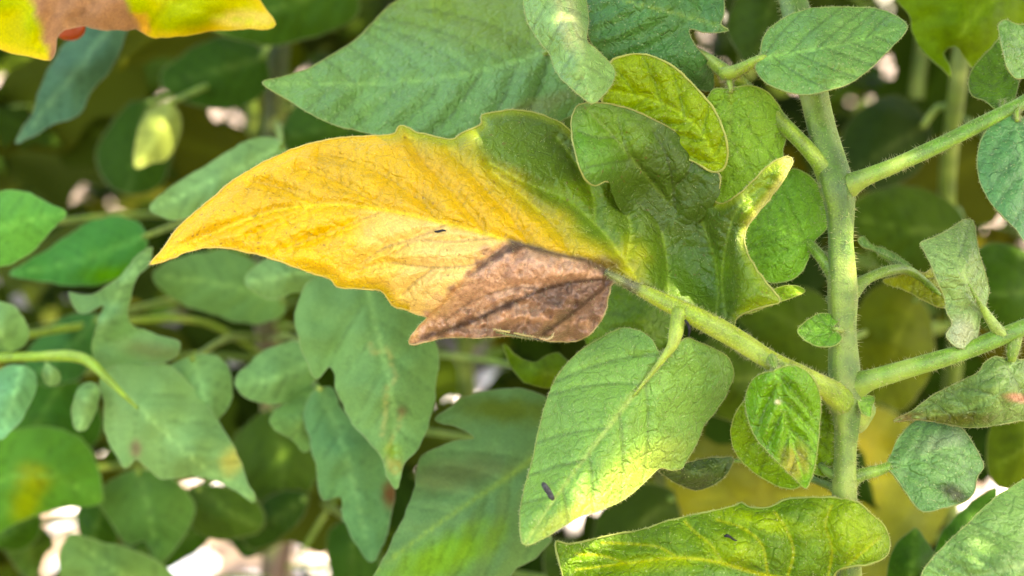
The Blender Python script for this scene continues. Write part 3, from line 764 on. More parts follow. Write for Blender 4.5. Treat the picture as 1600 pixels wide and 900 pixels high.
LCTL = [(903, 164, -5), (895, 215, -6), (915, 280, -7), (940, 284, -3), (970, 166, 0), (1050, 202, 4), (1000, 230, 3), (1098, 246, 5), (1110, 262, 5), (1060, 270, 6)] + [(x, y, float(_hz(np.array([[x, y]], float))[0]) - .35) for x, y in ((972, 330), (1010, 352), (1050, 360), (1090, 345), (1116, 318), (990, 310), (1123, 300))]
EAR = [(1195, 458), (1220, 448), (1242, 446), (1258, 455), (1240, 464), (1222, 470), (1195, 481), (1165, 490), (1158, 470)]
def hero_extra(mb):
    blade(mb, LOBE, [(1055, 330), (1005, 270), (960, 215), (918, 172)], LCTL, A(76, 102, 6), skip=lambda p: p[0] > 944 and p[1] > 284, nv=4, quilt=1.0, res=10, sub=2, rim=.17, rimk=.5, hair=150, surf_hair=130, seed=5, veins=[[(1055, 330), (1050, 280), (1040, 240), (1020, 205)], [(1055, 290), (1075, 270), (1085, 245)], [(985, 250), (975, 220), (965, 185)], [(960, 215), (930, 215), (905, 205)], [(985, 250), (950, 255), (915, 262)]],
          blots=[(925, 215, 40, 60, 0, A(100, 146, 66), .7), (965, 200, 50, 30, 30, A(104, 140, 44), .7)])
    blade(mb, EAR, [(1160, 480), (1200, 468), (1255, 455)], [(1195, 458, 4), (1258, 455, 6), (1165, 490, 0), (1222, 470, 1)], A(135, 170, 52), nv=3, quilt=.3, res=8, sub=1, hair=90, surf_hair=20, seed=6)
    # dried rolled strip near the lower edge of the dead half
    for (pp, cc) in (([(770, 514, -1.8, 2), (780, 516, -2.4, 4), (797, 519, -2.4, 3)], A(176, 146, 104)), ([(803, 520, -2, 3), (822, 524, -2.2, 4), (838, 527, -2, 2)], A(160, 130, 94)), ([(842, 528, -1.8, 2), (855, 530, -2, 5), (863, 525, -2.2, 3), (866, 519, -1.6, 1.5)], A(196, 168, 124)),
                     ([(775, 519, -1.2, 2), (800, 524, -1.5, 4), (830, 529, -1.3, 4), (858, 532, -1, 2)], A(60, 46, 38))):
        tube_px(mb, pp, cc, 6, hair=40, ridge=.4, seed=1.3, step=2, hl=.0007)
def hero_wrinkle(V):
    x, y = V[:, 0], V[:, 1]; db, _, sb = pdist(BB, V); dm, _, sm = pdist(MIDH, V)
    k = sstep(-6, 20, -sb * db) * sstep(0, 16, -sm * dm) * (1 - sstep(955, 975, x))
    u = (x - 950) * .80 + (y - 440) * -.60; v = (x - 950) * .60 + (y - 440) * .80      # across the folds that fan out from the stalk
    a = np.arctan2(y - 436, 962 - x); r = np.hypot(x - 962, y - 436)
    n = vnoise(V[k > .01], 24, 4.4, 3) if (k > .01).any() else np.zeros(0); nn = np.zeros(len(V)); nn[k > .01] = n
    return k * (1.9 * np.sin(a * 9 + nn * 1.6) * sstep(0, 90, r) - 1.6 * nn)

def hero_leaf():
    mb = MB()
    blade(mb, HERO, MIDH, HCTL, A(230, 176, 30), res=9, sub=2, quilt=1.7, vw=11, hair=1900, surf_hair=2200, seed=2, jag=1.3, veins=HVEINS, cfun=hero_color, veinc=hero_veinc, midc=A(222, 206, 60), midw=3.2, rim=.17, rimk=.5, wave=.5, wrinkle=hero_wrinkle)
    hero_extra(mb)
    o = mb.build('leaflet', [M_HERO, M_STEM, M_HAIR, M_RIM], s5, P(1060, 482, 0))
    o['label'] = 'large leaflet half bright yellow and half green with a brown dead lower lobe'
hero_leaf()

# ---- other leaflets of the main plant
PALE = A(232, 226, 176)
leaf(s5, [(1046, 540), (1030, 550), (1018, 530), (998, 517), (970, 513), (935, 530), (905, 550), (880, 575), (862, 605), (850, 640), (840, 680), (832, 720), (820, 760), (813, 800), (814, 838), (822, 852), (850, 841), (880, 822), (905, 808), (940, 796), (975, 780), (1005, 755), (1030, 732), (1050, 735), (1066, 731), (1075, 715), (1090, 690), (1100, 665), (1120, 640), (1135, 615), (1146, 585), (1138, 560), (1118, 546), (1095, 536), (1075, 528), (1060, 534)],
     [(1054, 520), (1040, 555), (1000, 605), (930, 695), (870, 775), (820, 850)], [(1054, 520, -2), (970, 515, 8), (1130, 575, 6), (1000, 605, -3), (870, 600, 10), (1100, 665, 8), (930, 695, -9), (840, 700, 3), (1030, 732, 1), (870, 775, -15), (818, 850, -20), (950, 790, -10)], A(126, 168, 86),
     nv=5, res=10, sub=2, quilt=.9, ter=.5, hair=900, surf_hair=1000, seed=3, midc=A(172, 192, 110), midw=4.5, stalk=[(1062, 484, -2, 26), (1058, 500, -3, 22), (1056, 518, -3.5, 23), (1050, 540, -4, 17), (1036, 560, -3.6, 11), (1015, 587, -3, 7), (988, 620, -3.2, 3)], stalkc=A(150, 176, 72),
     blots=[(1010, 735, 70, 34, -32, A(152, 178, 92), .6), (690, 690, 10, 10, 0, PALE, .5), (890, 810, 60, 16, -30, A(160, 180, 90), .6)], label='broad pointed green leaflet with a pale sunlit lower edge')  # pale blots along the lower edge paint in its sun patch
leaf(s5, [(1208, 580), (1192, 583), (1174, 596), (1165, 622), (1168, 652), (1180, 682), (1200, 706), (1225, 731), (1248, 754), (1260, 763), (1268, 745), (1276, 710), (1280, 670), (1282, 628), (1275, 600), (1260, 581), (1240, 571), (1222, 574)],
     [(1213, 576), (1222, 630), (1238, 690), (1259, 760)], [(1213, 576, -9), (1170, 620, -4), (1280, 630, -4), (1225, 640, -10), (1200, 700, -7), (1275, 700, -6), (1259, 760, -14)], A(112, 160, 56), nv=4, quilt=2.2, vw=9, sub=2, hair=420, surf_hair=300, seed=4, vang=38,
     stalk=[(1205, 560, -5, 18), (1208, 568, -8, 13), (1213, 580, -9, 8)], blots=[(1216, 628, 6, 4, 0, PALE, .6), (1240, 725, 22, 30, 20, A(150, 150, 66), .6)], label='small ribbed leaflet with a brownish tip')
leaf(s5, [(1168, 622), (1150, 645), (1142, 675), (1147, 702), (1162, 724), (1190, 746), (1222, 762), (1246, 762), (1262, 740), (1250, 690), (1220, 640), (1195, 615)], [(1190, 612), (1195, 680), (1240, 760)],
     [(1190, 612, 0), (1145, 680, 3), (1250, 690, 2), (1240, 760, 5)], A(128, 164, 34), mat=M_OLIVE, nv=4, quilt=.6, seed=8, hair=220, surf_hair=90)
leaf(s7, [(1262, 620), (1285, 604), (1312, 600), (1332, 625), (1340, 665), (1338, 695), (1322, 722), (1302, 742), (1278, 742), (1262, 730), (1256, 690)], [(1290, 738), (1300, 690), (1296, 610)],
     [(1290, 738, 7), (1256, 680, 9), (1338, 680, 9), (1300, 605, 14)], A(136, 172, 52), mat=M_OLIVE, nv=4, quilt=.7, seed=9, hair=200, surf_hair=90)
leaf(s7, [(1386, 728), (1394, 705), (1404, 684), (1422, 664), (1446, 650), (1474, 650), (1498, 664), (1520, 692), (1537, 728), (1527, 745), (1520, 772), (1500, 787), (1472, 794), (1446, 800), (1430, 790), (1412, 764), (1398, 744)], [(1385, 733), (1440, 715), (1490, 700), (1530, 720)],
     [(1385, 733, 3), (1445, 652, 10), (1445, 798, -3), (1460, 715, 1), (1535, 728, 4)], A(106, 148, 86), nv=4, quilt=.9, seed=10, hair=320, surf_hair=260, blots=[(1490, 770, 26, 12, 25, A(62, 76, 36), .5), (1470, 690, 40, 14, -20, A(134, 160, 112), .7)], label='blunt bluish green leaflet with a dark brown smear')
leaf(s10, [(1302, 513), (1312, 498), (1300, 491), (1280, 490), (1262, 500), (1246, 516), (1258, 532), (1280, 541), (1302, 540), (1316, 528)], [(1308, 515), (1280, 515), (1248, 516)], [(1308, 515, -2), (1280, 491, 2), (1280, 541, -4), (1248, 516, -3)], A(108, 156, 66), nv=3, quilt=.4, seed=11, res=8, hair=120, surf_hair=60, label='tiny oval leaflet beside the main stem')
leaf(s6, [(1340, 626), (1352, 618), (1367, 622), (1362, 638), (1360, 651), (1348, 646)], [(1342, 625), (1362, 645)], [(1342, 625, 0), (1367, 622, 2), (1360, 650, -2)], A(120, 165, 72), nv=2, quilt=.2, seed=12, res=7, hair=50, surf_hair=20)
leaf(s1, [(1186, 92), (1180, 106), (1194, 127), (1220, 140), (1254, 148), (1290, 142), (1326, 131), (1350, 115), (1375, 92), (1396, 70), (1410, 56), (1418, 42), (1406, 28), (1386, 18), (1356, 12), (1300, 11), (1262, 14), (1232, 25), (1206, 41), (1192, 62)],
     [(1184, 92), (1250, 81), (1330, 66), (1416, 42)], [(1184, 92, 0), (1255, 147, -7), (1270, 13, 6), (1300, 75, -4), (1350, 115, -6), (1380, 18, 6), (1416, 42, 0)], A(116, 160, 86), nv=5, quilt=.9, seed=13, res=10, sub=2, hair=420, surf_hair=420, stalk=[(1128, 116, 7, 20), (1148, 112, 5, 20), (1165, 104, 3, 17), (1186, 93, 0, 14), (1205, 88, -.5, 7)], stalkc=A(140, 170, 62), vang=40,
     label='smooth oval leaflet in front of the upper main stem')
leaf(s1, [(1112, 142), (1140, 138), (1172, 134), (1200, 145), (1220, 170), (1231, 196), (1224, 232), (1220, 262), (1190, 276), (1165, 296), (1140, 312), (1120, 320), (1108, 300), (1100, 250), (1095, 190)], [(1140, 128), (1142, 190), (1132, 250), (1122, 315)],
     [(1140, 128, 7), (1100, 220, 10), (1225, 200, 10), (1140, 220, 7), (1122, 315, 12), (1200, 265, 9)], A(146, 188, 84), mat=M_OLIVE, nv=4, quilt=.6, seed=14, hair=260, surf_hair=260, midc=A(165, 190, 90), stalk=[(1136, 112, 8, 14), (1140, 128, 6.5, 10), (1142, 145, 6, 7)])
leaf(s4, [(1240, 264), (1265, 275), (1285, 300), (1297, 330), (1290, 358), (1272, 378), (1266, 395), (1256, 420), (1236, 437), (1205, 442), (1185, 430), (1170, 405), (1162, 370), (1175, 335), (1195, 305), (1215, 280)], [(1265, 380), (1225, 362), (1165, 345)],
     [(1265, 380, 8), (1240, 265, 14), (1297, 330, 10), (1205, 441, 9), (1165, 350, 14), (1225, 360, 8)], A(130, 182, 78), mat=M_OLIVE, nv=4, quilt=.7, seed=15, hair=260, surf_hair=180, label='round bright green leaflet between the curled leaf and the main stem')
leaf(s1, [(940, 154), (944, 125), (952, 100), (962, 90), (1000, 84), (1030, 92), (1060, 110), (1090, 140), (1115, 170), (1130, 202), (1137, 236), (1132, 262), (1116, 269), (1100, 262), (1060, 240), (1000, 215), (955, 190)], [(1125, 262), (1090, 200), (1030, 160), (950, 140)],
     [(1125, 262, 3), (940, 154, 6), (1000, 84, 5), (1090, 140, 2), (1130, 202, 0), (1040, 170, 6), (1000, 215, 9)], A(150, 176, 66), mat=M_OLIVE, nv=5, quilt=1.3, seed=16, res=10, hair=420, surf_hair=260, rim=.22, rimk=.55, sub=2, label='yellowish curled leaflet showing its underside with a thick pale margin', veinc=A(120, 150, 40))
leaf(s1, [(912, -40), (1128, -40), (1131, 0), (1131, 22), (1126, 38), (1138, 47), (1118, 51), (1098, 50), (1076, 46), (1086, 70), (1104, 92), (1114, 116), (1112, 142), (1080, 135), (1040, 120), (1000, 108), (960, 112), (935, 85), (918, 50)], [(1135, 44), (1060, 22), (990, 5), (920, -20)],
     [(1135, 44, 6), (1076, 46, 10), (1110, 140, 18), (1000, 100, 12), (930, 60, 10), (1000, 0, 6), (1060, 90, 10), (920, -30, 14), (1128, -40, 14)], A(80, 126, 66), nv=5, quilt=1.6, vw=12, seed=17, res=10, hair=300, surf_hair=320, label='dark bluish green puckered leaflet at the top of the stalk', veinc=A(90, 135, 85), midc=A(130, 160, 80))
leaf(s1, [(820, -40), (818, 0), (823, 30), (840, 60), (860, 86), (868, 110), (885, 131), (905, 148), (924, 161), (940, 151), (956, 131), (961, 113), (950, 95), (930, 76), (917, 62), (920, 30), (916, 0), (912, -40)], [(872, -40), (885, 20), (905, 85), (925, 160)],
     [(872, -40, 4), (820, 0, 8), (916, 10, 8), (885, 40, -5), (860, 86, 0), (950, 95, 0), (925, 160, -10), (905, 100, -10)], A(138, 176, 104), nv=4, quilt=1.0, seed=18, res=10, hair=420, surf_hair=450, label='narrow pale green leaflet hanging tip down', blots=[(885, 20, 16, 60, -15, A(190, 200, 140), .7)])  # pale blot paints the sun falling on the upper blade
leaf(s1, [(410, 130), (440, 120), (480, 108), (520, 85), (556, 62), (580, 38), (605, 12), (640, -10), (720, -40), (840, -40), (880, 30), (905, 100), (912, 160), (890, 182), (840, 205), (760, 225), (680, 226), (600, 213), (560, 205), (520, 194), (480, 175), (450, 156)], [(880, 70), (820, 92), (720, 117), (600, 130), (500, 132), (412, 130)],
     [(880, 70, 34), (410, 130, 30), (560, 62, 48), (720, -30, 62), (700, 120, 34), (700, 222, 28), (560, 204, 30), (890, 180, 30), (850, 0, 50)], A(108, 150, 84), nv=7, quilt=1.8, vw=13, seed=19, res=12, hair=300, surf_hair=100, label='long pointed bluish green leaflet behind the yellow leaflet', blots=[(760, 20, 170, 60, 10, A(112, 142, 46), .7), (845, 165, 60, 14, -20, A(120, 140, 80), .6)], stalk=[(900, 20, 25, 10), (892, 50, 31, 9), (870, 75, 33, 8)])
leaf(s2, [(1555, 182), (1575, 176), (1600, 184), (1660, 220), (1680, 300), (1660, 380), (1620, 400), (1590, 362), (1565, 336), (1546, 314), (1531, 282), (1527, 248), (1535, 214)], [(1585, 176), (1600, 260), (1622, 395)], [(1585, 176, 0), (1527, 248, -4), (1680, 300, -2), (1620, 400, -14), (1600, 280, -8)], A(94, 144, 88), nv=5, quilt=.8, seed=20, hair=260, surf_hair=240, stalk=[(1590, 165, 2, 12), (1588, 176, 0, 9), (1590, 190, -1, 6)], label='bluish green leaflet hanging below the side stalk')
leaf(s2, [(1560, 40), (1570, 31), (1590, 38), (1640, 40), (1680, 80), (1640, 110), (1590, 123), (1576, 110), (1566, 78)], [(1660, 85), (1610, 70), (1562, 40)], [(1660, 85, 6), (1562, 40, -2), (1640, 40, 4), (1590, 122, -4)], A(116, 160, 84), nv=4, quilt=.7, seed=21, hair=200, surf_hair=130, stalk=[(1690, 105, 10, 14), (1670, 92, 7, 9), (1650, 84, 5, 6)])
leaf(s2, [(1578, 48), (1548, 75), (1522, 105), (1513, 130), (1520, 150), (1540, 158), (1560, 172), (1582, 160), (1592, 130), (1600, 90)], [(1568, 172), (1556, 130), (1575, 55)], [(1568, 172, 4), (1513, 130, 12), (1600, 100, 14), (1578, 48, 22)], A(98, 138, 26), mat=M_OLIVE, nv=4, quilt=.6, seed=22, hair=150, surf_hair=60, stalk=[(1560, 182, 1, 10), (1566, 172, 3, 8), (1566, 155, 4, 5)])
leaf(s3, [(1374, 397), (1362, 390), (1348, 386), (1340, 374), (1350, 370), (1362, 383), (1385, 390), (1412, 406), (1425, 418), (1408, 416)], [(1415, 414), (1380, 396), (1343, 373)], [(1415, 414, 15), (1343, 373, 18), (1362, 392, 17), (1385, 388, 20)], A(106, 148, 70), nv=2, quilt=.2, seed=23, res=8, hair=80, surf_hair=20)
leaf(s3, [(1424, 420), (1444, 426), (1462, 416), (1480, 425), (1485, 455), (1478, 480), (1450, 473), (1420, 456), (1392, 446), (1380, 438), (1408, 430)], [(1428, 422), (1450, 446), (1474, 470)], [(1428, 422, 14), (1475, 425, 22), (1474, 470, 15), (1385, 440, 22)], A(150, 160, 62), mat=M_OLIVE, nv=3, quilt=.4, seed=24, res=9, hair=100, surf_hair=30, label='small drooping yellowish leaflet behind the upright pale one')
leaf(s6, [(1438, 380), (1456, 372), (1476, 362), (1495, 350), (1508, 343), (1520, 345), (1525, 370), (1530, 395), (1537, 420), (1545, 450), (1541, 475), (1532, 498), (1528, 522), (1516, 543), (1494, 541), (1478, 524), (1488, 506), (1480, 490), (1475, 465), (1465, 440), (1455, 415), (1446, 396)], [(1534, 490), (1520, 460), (1498, 410), (1480, 370)],
     [(1534, 490, 0), (1438, 380, 2), (1515, 343, 8), (1545, 450, 4), (1500, 430, -5), (1490, 540, -3), (1475, 465, -1)], A(148, 178, 108), nv=3, quilt=.7, seed=25, res=9, hair=420, surf_hair=420, stalk=[(1566, 526, 0, 24), (1556, 512, -1, 18), (1540, 488, -1, 13), (1526, 466, -3, 8), (1514, 444, -4, 3)], stalkc=A(135, 168, 78), blots=[(1505, 522, 26, 24, 0, A(172, 182, 140), .6)], label='upright pale greyish green leaflet with a squared tip')
leaf(s6, [(1582, 552), (1592, 562), (1640, 560), (1680, 600), (1650, 660), (1600, 657), (1570, 662), (1530, 668), (1490, 665), (1440, 656), (1396, 658), (1422, 644), (1460, 616), (1500, 596), (1530, 580), (1537, 568), (1555, 557), (1570, 560)], [(1582, 566), (1560, 610), (1500, 640), (1398, 657)],
     [(1582, 566, 1), (1650, 600, 6), (1560, 610, -6), (1600, 655, 4), (1500, 596, 2), (1490, 664, 5), (1398, 657, 8)], A(120, 150, 84), nv=5, quilt=1.3, seed=26, res=10, hair=300, surf_hair=260, stalk=[(1584, 524, 1, 26), (1582, 545, 0, 20), (1580, 565, 0, 12)], blots=[(1590, 622, 20, 7, 10, A(200, 150, 120), .5), (1425, 655, 34, 8, 0, A(130, 88, 40), .6), (1480, 655, 60, 12, 0, A(100, 105, 45), .6)], label='folded drooping leaflet with a withered brown tip')
leaf(s8, [(868, 846), (886, 850), (915, 845), (960, 835), (1000, 828), (1040, 815), (1080, 805), (1120, 797), (1148, 790), (1158, 785), (1172, 793), (1200, 792), (1230, 780), (1270, 777), (1310, 778), (1340, 785), (1360, 802), (1380, 820), (1390, 845), (1385, 868), (1362, 881), (1330, 885), (1308, 893), (1296, 915), (1250, 945), (1100, 960), (950, 950), (890, 920), (874, 880)],
     [(1292, 910), (1230, 905), (1180, 895), (1120, 878), (1060, 872), (980, 880), (900, 890)], [(1292, 910, -5), (870, 848, -4), (1000, 828, 1), (1160, 788, -1), (1280, 777, -4), (1320, 780, -6), (1390, 845, -4), (1360, 870, -9), (1310, 830, -9), (1180, 845, -8), (1180, 895, -7), (1060, 872, -8), (1000, 950, -6), (900, 920, -5), (1250, 945, -5)], A(102, 136, 38), mat=M_OLIVE,
     nv=5, res=10, sub=2, quilt=1.6, vw=11, hair=800, surf_hair=700, seed=27, midc=A(190, 195, 50), midw=3.4, veinc=A(170, 180, 40), rim=.22,
     veins=[[(1292, 910), (1300, 860), (1290, 820), (1300, 790)], [(1292, 910), (1340, 870), (1375, 840)], [(1230, 905), (1240, 860), (1225, 820), (1210, 800)], [(1200, 898), (1190, 850), (1160, 825), (1120, 812)], [(1130, 880), (1110, 850), (1090, 835), (1070, 815)], [(1060, 872), (1030, 855), (990, 850), (940, 848)], [(980, 880), (940, 868), (900, 865)]],
     blots=[(1190, 815, 70, 14, 12, A(150, 178, 26), .7), (1330, 830, 55, 40, 30, A(146, 174, 28), .7), (1145, 860, 40, 22, 10, A(144, 172, 26), .7), (1020, 880, 60, 12, -5, A(150, 176, 30), .7), (1150, 930, 110, 32, 0, A(96, 138, 76), .6)], label='wide yellow-green leaflet with a wavy rolled pale margin across the bottom')
leaf(s7, [(1030, 735), (1050, 730), (1076, 722), (1102, 716), (1130, 714), (1146, 717), (1136, 740), (1116, 757), (1086, 766), (1060, 756), (1042, 746)], [(1142, 720), (1090, 738), (1034, 736)], [(1142, 720, 10), (1034, 736, 12), (1090, 738, 6), (1086, 766, 14), (1100, 716, 12)], A(74, 94, 28), nv=3, quilt=.7, seed=28, res=9, hair=150, surf_hair=40)
leaf(s9, [(1438, 905), (1450, 880), (1478, 850), (1510, 820), (1545, 786), (1580, 761), (1625, 740), (1690, 760), (1720, 830), (1680, 900), (1600, 940), (1500, 945), (1440, 930)], [(1650, 870), (1580, 888), (1500, 905), (1440, 910)], [(1650, 870, -12), (1440, 910, -14), (1545, 786, -6), (1690, 760, -4), (1580, 890, -20), (1520, 945, -16)], A(124, 162, 92), nv=5, quilt=1.0, seed=29, res=10, hair=300, surf_hair=330, midc=A(158, 186, 120), label='pale green leaflet rising from below beside the dark leaves')

# ================================================================ tomato plant behind to the left, its leaves traced
bx = P(430, 905, 330)
LBASE = Vector((bx.x, bx.y, 0))
left = empty('tomato_plant', LBASE)
tag(left, 'blurred bluish green tomato plant with a brown woody stem and a leaf-mined leaflet', 'plant')
lp = [PX(LBASE + Vector((0, 0, -.02))), PX(LBASE + Vector((.004, 0, .15)))]
lt = [(430, 905, 330), (440, 800, 330), (430, 650, 320), (415, 480, 300), (420, 330, 280), (430, 180, 260), (440, 20, 250), (445, -200, 250)]
mbs = MB(); tube_px(mbs, [q + (58,) for q in lp] + [q + (44 - 2 * i,) for i, q in enumerate(lt)], A(120, 95, 78), 16, 0, step=12, ridge=.08, tipc=(A(60, 84, 30), .62, .7))
lst = mbs.build('stem', [M_LEAF, M_STEM, M_HAIR], left, LBASE)
def lstem(y):
    ys = [q[1] for q in lt][::-1]; k = np.interp(y, ys, [q[0] for q in lt][::-1]); d = np.interp(y, ys, [q[2] for q in lt][::-1]); return (float(k), float(y), float(d))
def bleaf(outline, mid, d, color, tilt=(0, 0), stalk=None, mat=None, parent=None, stem=lstem, plant=None, label=None, w=9, **kw):
    """leaf of the plant behind: mean depth d, tilt = depth change per 100 px in x and y; a stalk runs back to the stem"""
    c = np.mean(outline, 0); m0 = mid[0]
    f = lambda x, y: d + tilt[0] * (x - c[0]) / 100 + tilt[1] * (y - c[1]) / 100
    o = np.asarray(outline, float); ctl = [(x, y, f(x, y) + 5) for x, y in o[::max(1, len(o) // 7)]] + [(x, y, f(x, y) - 4) for x, y in mid[1:-1]] + [(x, y, f(x, y) + 2) for x, y in (mid[0], mid[-1])]
    if parent is None:
        sp = stem(m0[1] - 30 + (40 if m0[1] < 60 else 0)); e = (m0[0], m0[1], f(*m0) + 1, w)
        md = ((sp[0] + m0[0]) / 2, (sp[1] + m0[1]) / 2 - 18, max(sp[2], f(*m0)) * .72 + .28 * min(sp[2], f(*m0)), w * 1.1)
        parent = stalk_part(plant or left, [sp + (w * .8,), md, e], A(112, 146, 56), hair=0, sides=9, step=12)
    kw = {**dict(nv=5, res=16, sub=1, quilt=1.4, vw=12, hair=0, surf_hair=0, rim=.1, rimk=.15, wave=1.4, midw=4, jag=4, jagw=34, ter=0, veinc=lambda V_, c_: c_ * .74), **kw}
    return leaf(parent, outline, mid, ctl, color, mat=mat or M_BACK, label=label, **kw)

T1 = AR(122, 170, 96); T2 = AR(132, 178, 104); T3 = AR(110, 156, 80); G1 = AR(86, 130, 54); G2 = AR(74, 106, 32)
# yellow and brown leaf high on the left
def topleft_color(V, nz, nz2, de):
    x, y = V[:, 0], V[:, 1]; c = A(176, 188, 62) * np.ones((len(V), 1))
    def over(m, cc):
        nonlocal c
        m = np.clip(m, 0, 1)[:, None]; c = c * (1 - m) + np.asarray(cc) * m
    over(sstep(-.3, .4, nz) * .6, A(208, 190, 62)); over((1 - sstep(2, 16, de)) * .8, A(238, 205, 90))
    over((1 - sstep(.5, 1.1, np.hypot((x - 385) / 60, (y - 30) / 16))) * .8, A(245, 220, 130))
    over((1 - sstep(.8, 1.1, np.hypot((x - 212) / 26, (y - 40) / 22) + nz2 * .2)) * .8, A(232, 170, 90))
    b = sstep(40, 56, x - y * .35 + nz2 * 6) * (1 - sstep(205, 218, x - (y - 30) * .5 + nz2 * 6) )
    over(b, AR(178, 128, 88)); over(b * sstep(0, .5, nz2) * .5, AR(150, 105, 74))
    return c
bleaf([(-60, -60), (-60, 60), (-10, 72), (20, 80), (60, 90), (78, 93), (86, 80), (90, 62), (102, 46), (125, 42), (160, 45), (198, 49), (212, 45), (235, 58), (260, 59), (320, 50), (380, 45), (420, 47), (431, 38), (415, 15), (390, -20), (300, -80), (120, -100)],
      [(60, -90), (200, -20), (320, 20), (428, 40)], 34, A(170, 180, 36), tilt=(2, -6), cfun=topleft_color, mat=M_BACK, veins=[[(200, -20), (150, 0), (110, 40)], [(260, 0), (240, 30), (230, 55)], [(160, -40), (100, -10), (60, 80)]], label='yellowing leaflet with a wide brown dead band at the upper left', w=12)
bleaf([(195, 30), (187, 85), (167, 115), (146, 140), (120, 178), (60, 207), (24, 224), (50, 175), (70, 120), (90, 85), (112, 55), (150, 20)], [(180, 30), (120, 110), (28, 222)], 120, AR(72, 114, 82), tilt=(0, -6), label='dark bluish leaflet hanging below the yellowing one')
bleaf([(235, 325), (270, 290), (320, 260), (360, 235), (400, 215), (432, 218), (450, 240), (420, 280), (380, 310), (320, 335), (272, 343)], [(440, 228), (340, 280), (238, 325)], 85, T2, tilt=(2, -8))
bleaf([(-60, 330), (-20, 302), (40, 300), (75, 318), (103, 333), (92, 350), (62, 380), (30, 405), (-10, 418), (-60, 410)], [(-60, 370), (20, 350), (101, 333)], 70, A(104, 164, 84), tilt=(0, -8))
bleaf([(15, 428), (70, 392), (130, 352), (170, 338), (216, 350), (232, 390), (204, 428), (160, 442), (110, 448), (60, 438)], [(225, 370), (130, 405), (20, 428)], 130, A(76, 136, 70), tilt=(0, -8), blots=[(180, 430, 50, 14, 0, A(90, 150, 50), .6)])
sB = stalk_part(left, [lstem(560) + (8,), (300, 500, 240, 10), (60, 520, 150, 12), (-70, 570, 92, 16), (-20, 560, 88, 16), (60, 557, 86, 16), (110, 556, 84, 18), (138, 564, 83, 17), (160, 584, 80, 13), (190, 614, 78, 8), (215, 638, 79, 4)], A(138, 172, 66), hair=0, sides=12, label='pale yellow-green leaf stalk forking into several leaflets')
bleaf([(158, 588), (200, 565), (255, 568), (300, 600), (340, 655), (370, 710), (398, 782), (360, 762), (300, 742), (255, 748), (225, 726), (212, 716), (196, 730), (182, 712), (165, 672), (160, 630)], [(150, 575), (220, 640), (300, 715), (396, 780)], 82, T2, tilt=(1, -5), parent=sB, blots=[(362, 722, 16, 20, 20, A(190, 190, 110), .7), (212, 700, 8, 14, 0, A(140, 130, 100), .6)], label='large jagged bluish leaflet pointing down to the lower right')
bleaf([(146, 552), (148, 515), (163, 478), (130, 488), (108, 466), (106, 455), (150, 458), (190, 426), (224, 390), (240, 384), (235, 410), (206, 450), (204, 505), (240, 520), (282, 535), (278, 552), (250, 566), (200, 572), (165, 580)], [(140, 556), (165, 500), (195, 440), (236, 390)], 80, A(122, 162, 108), tilt=(0, 6), parent=sB, blots=[(235, 548, 45, 14, 10, A(120, 140, 92), .6)])
bleaf([(150, 600), (158, 622), (146, 655), (130, 672), (117, 669), (114, 640), (118, 612), (134, 599)], [(155, 598), (138, 625), (124, 668)], 80, T2, parent=sB, tilt=(0, -6))
bleaf([(70, 563), (80, 572), (92, 582), (90, 598), (78, 600), (68, 588)], [(72, 562), (80, 580), (79, 600)], 82, T2, parent=sB)
bleaf([(20, 570), (45, 575), (56, 600), (45, 635), (25, 665), (3, 686), (-20, 670), (-30, 620), (-10, 585)], [(32, 570), (25, 610), (4, 684)], 76, A(122, 176, 124), tilt=(0, -10), parent=sB)
bleaf([(-40, 480), (15, 474), (36, 496), (43, 524), (26, 548), (-10, 556), (-50, 540)], [(20, 552), (0, 520), (-40, 490)], 86, T2, tilt=(0, 6), parent=sB)
bleaf([(270, 600), (264, 575), (300, 558), (340, 558), (359, 580), (361, 620), (342, 655), (310, 692), (300, 682), (290, 640), (276, 622)], [(300, 560), (318, 620), (308, 690)], 92, T1, tilt=(0, -7))
bleaf([(366, 600), (380, 575), (420, 545), (460, 534), (490, 545), (498, 575), (486, 600), (455, 625), (420, 631), (385, 620)], [(494, 560), (430, 590), (368, 602)], 88, T1, tilt=(2, -8))
bleaf([(383, 440), (400, 415), (440, 395), (500, 400), (540, 430), (500, 450), (470, 457), (430, 466), (405, 458)], [(520, 420), (450, 430), (385, 442)], 90, T2, tilt=(2, -8))
bleaf([(238, 430), (290, 398), (360, 392), (420, 430), (448, 480), (410, 505), (340, 495), (280, 472)], [(440, 470), (350, 445), (245, 430)], 150, T3, tilt=(0, -8))
def mined(V, nz, nz2, de):
    c = T1 * (1 + .14 * nz[:, None]); m1, _, _ = pdist(catmull([(578, 538), (585, 552), (606, 546), (612, 575), (618, 590), (604, 610), (602, 650), (598, 680)], False, 5), V)
    m2, _, _ = pdist(catmull([(628, 642), (622, 665), (610, 690), (606, 715), (620, 740)], False, 5), V)
    m = (np.exp(-(np.minimum(m1, m2) / 3.0) ** 2) * .75)[:, None]; c = c * (1 - m) + A(186, 190, 124) * m
    for (bx_, by_, rr, cc) in ((628, 642, 8, A(110, 80, 60)), (614, 705, 14, A(150, 175, 60)), (618, 728, 10, A(190, 160, 80))):
        k = (np.exp(-(np.hypot(V[:, 0] - bx_, V[:, 1] - by_) / rr) ** 2) * .8)[:, None]; c = c * (1 - k) + cc * k
    return c
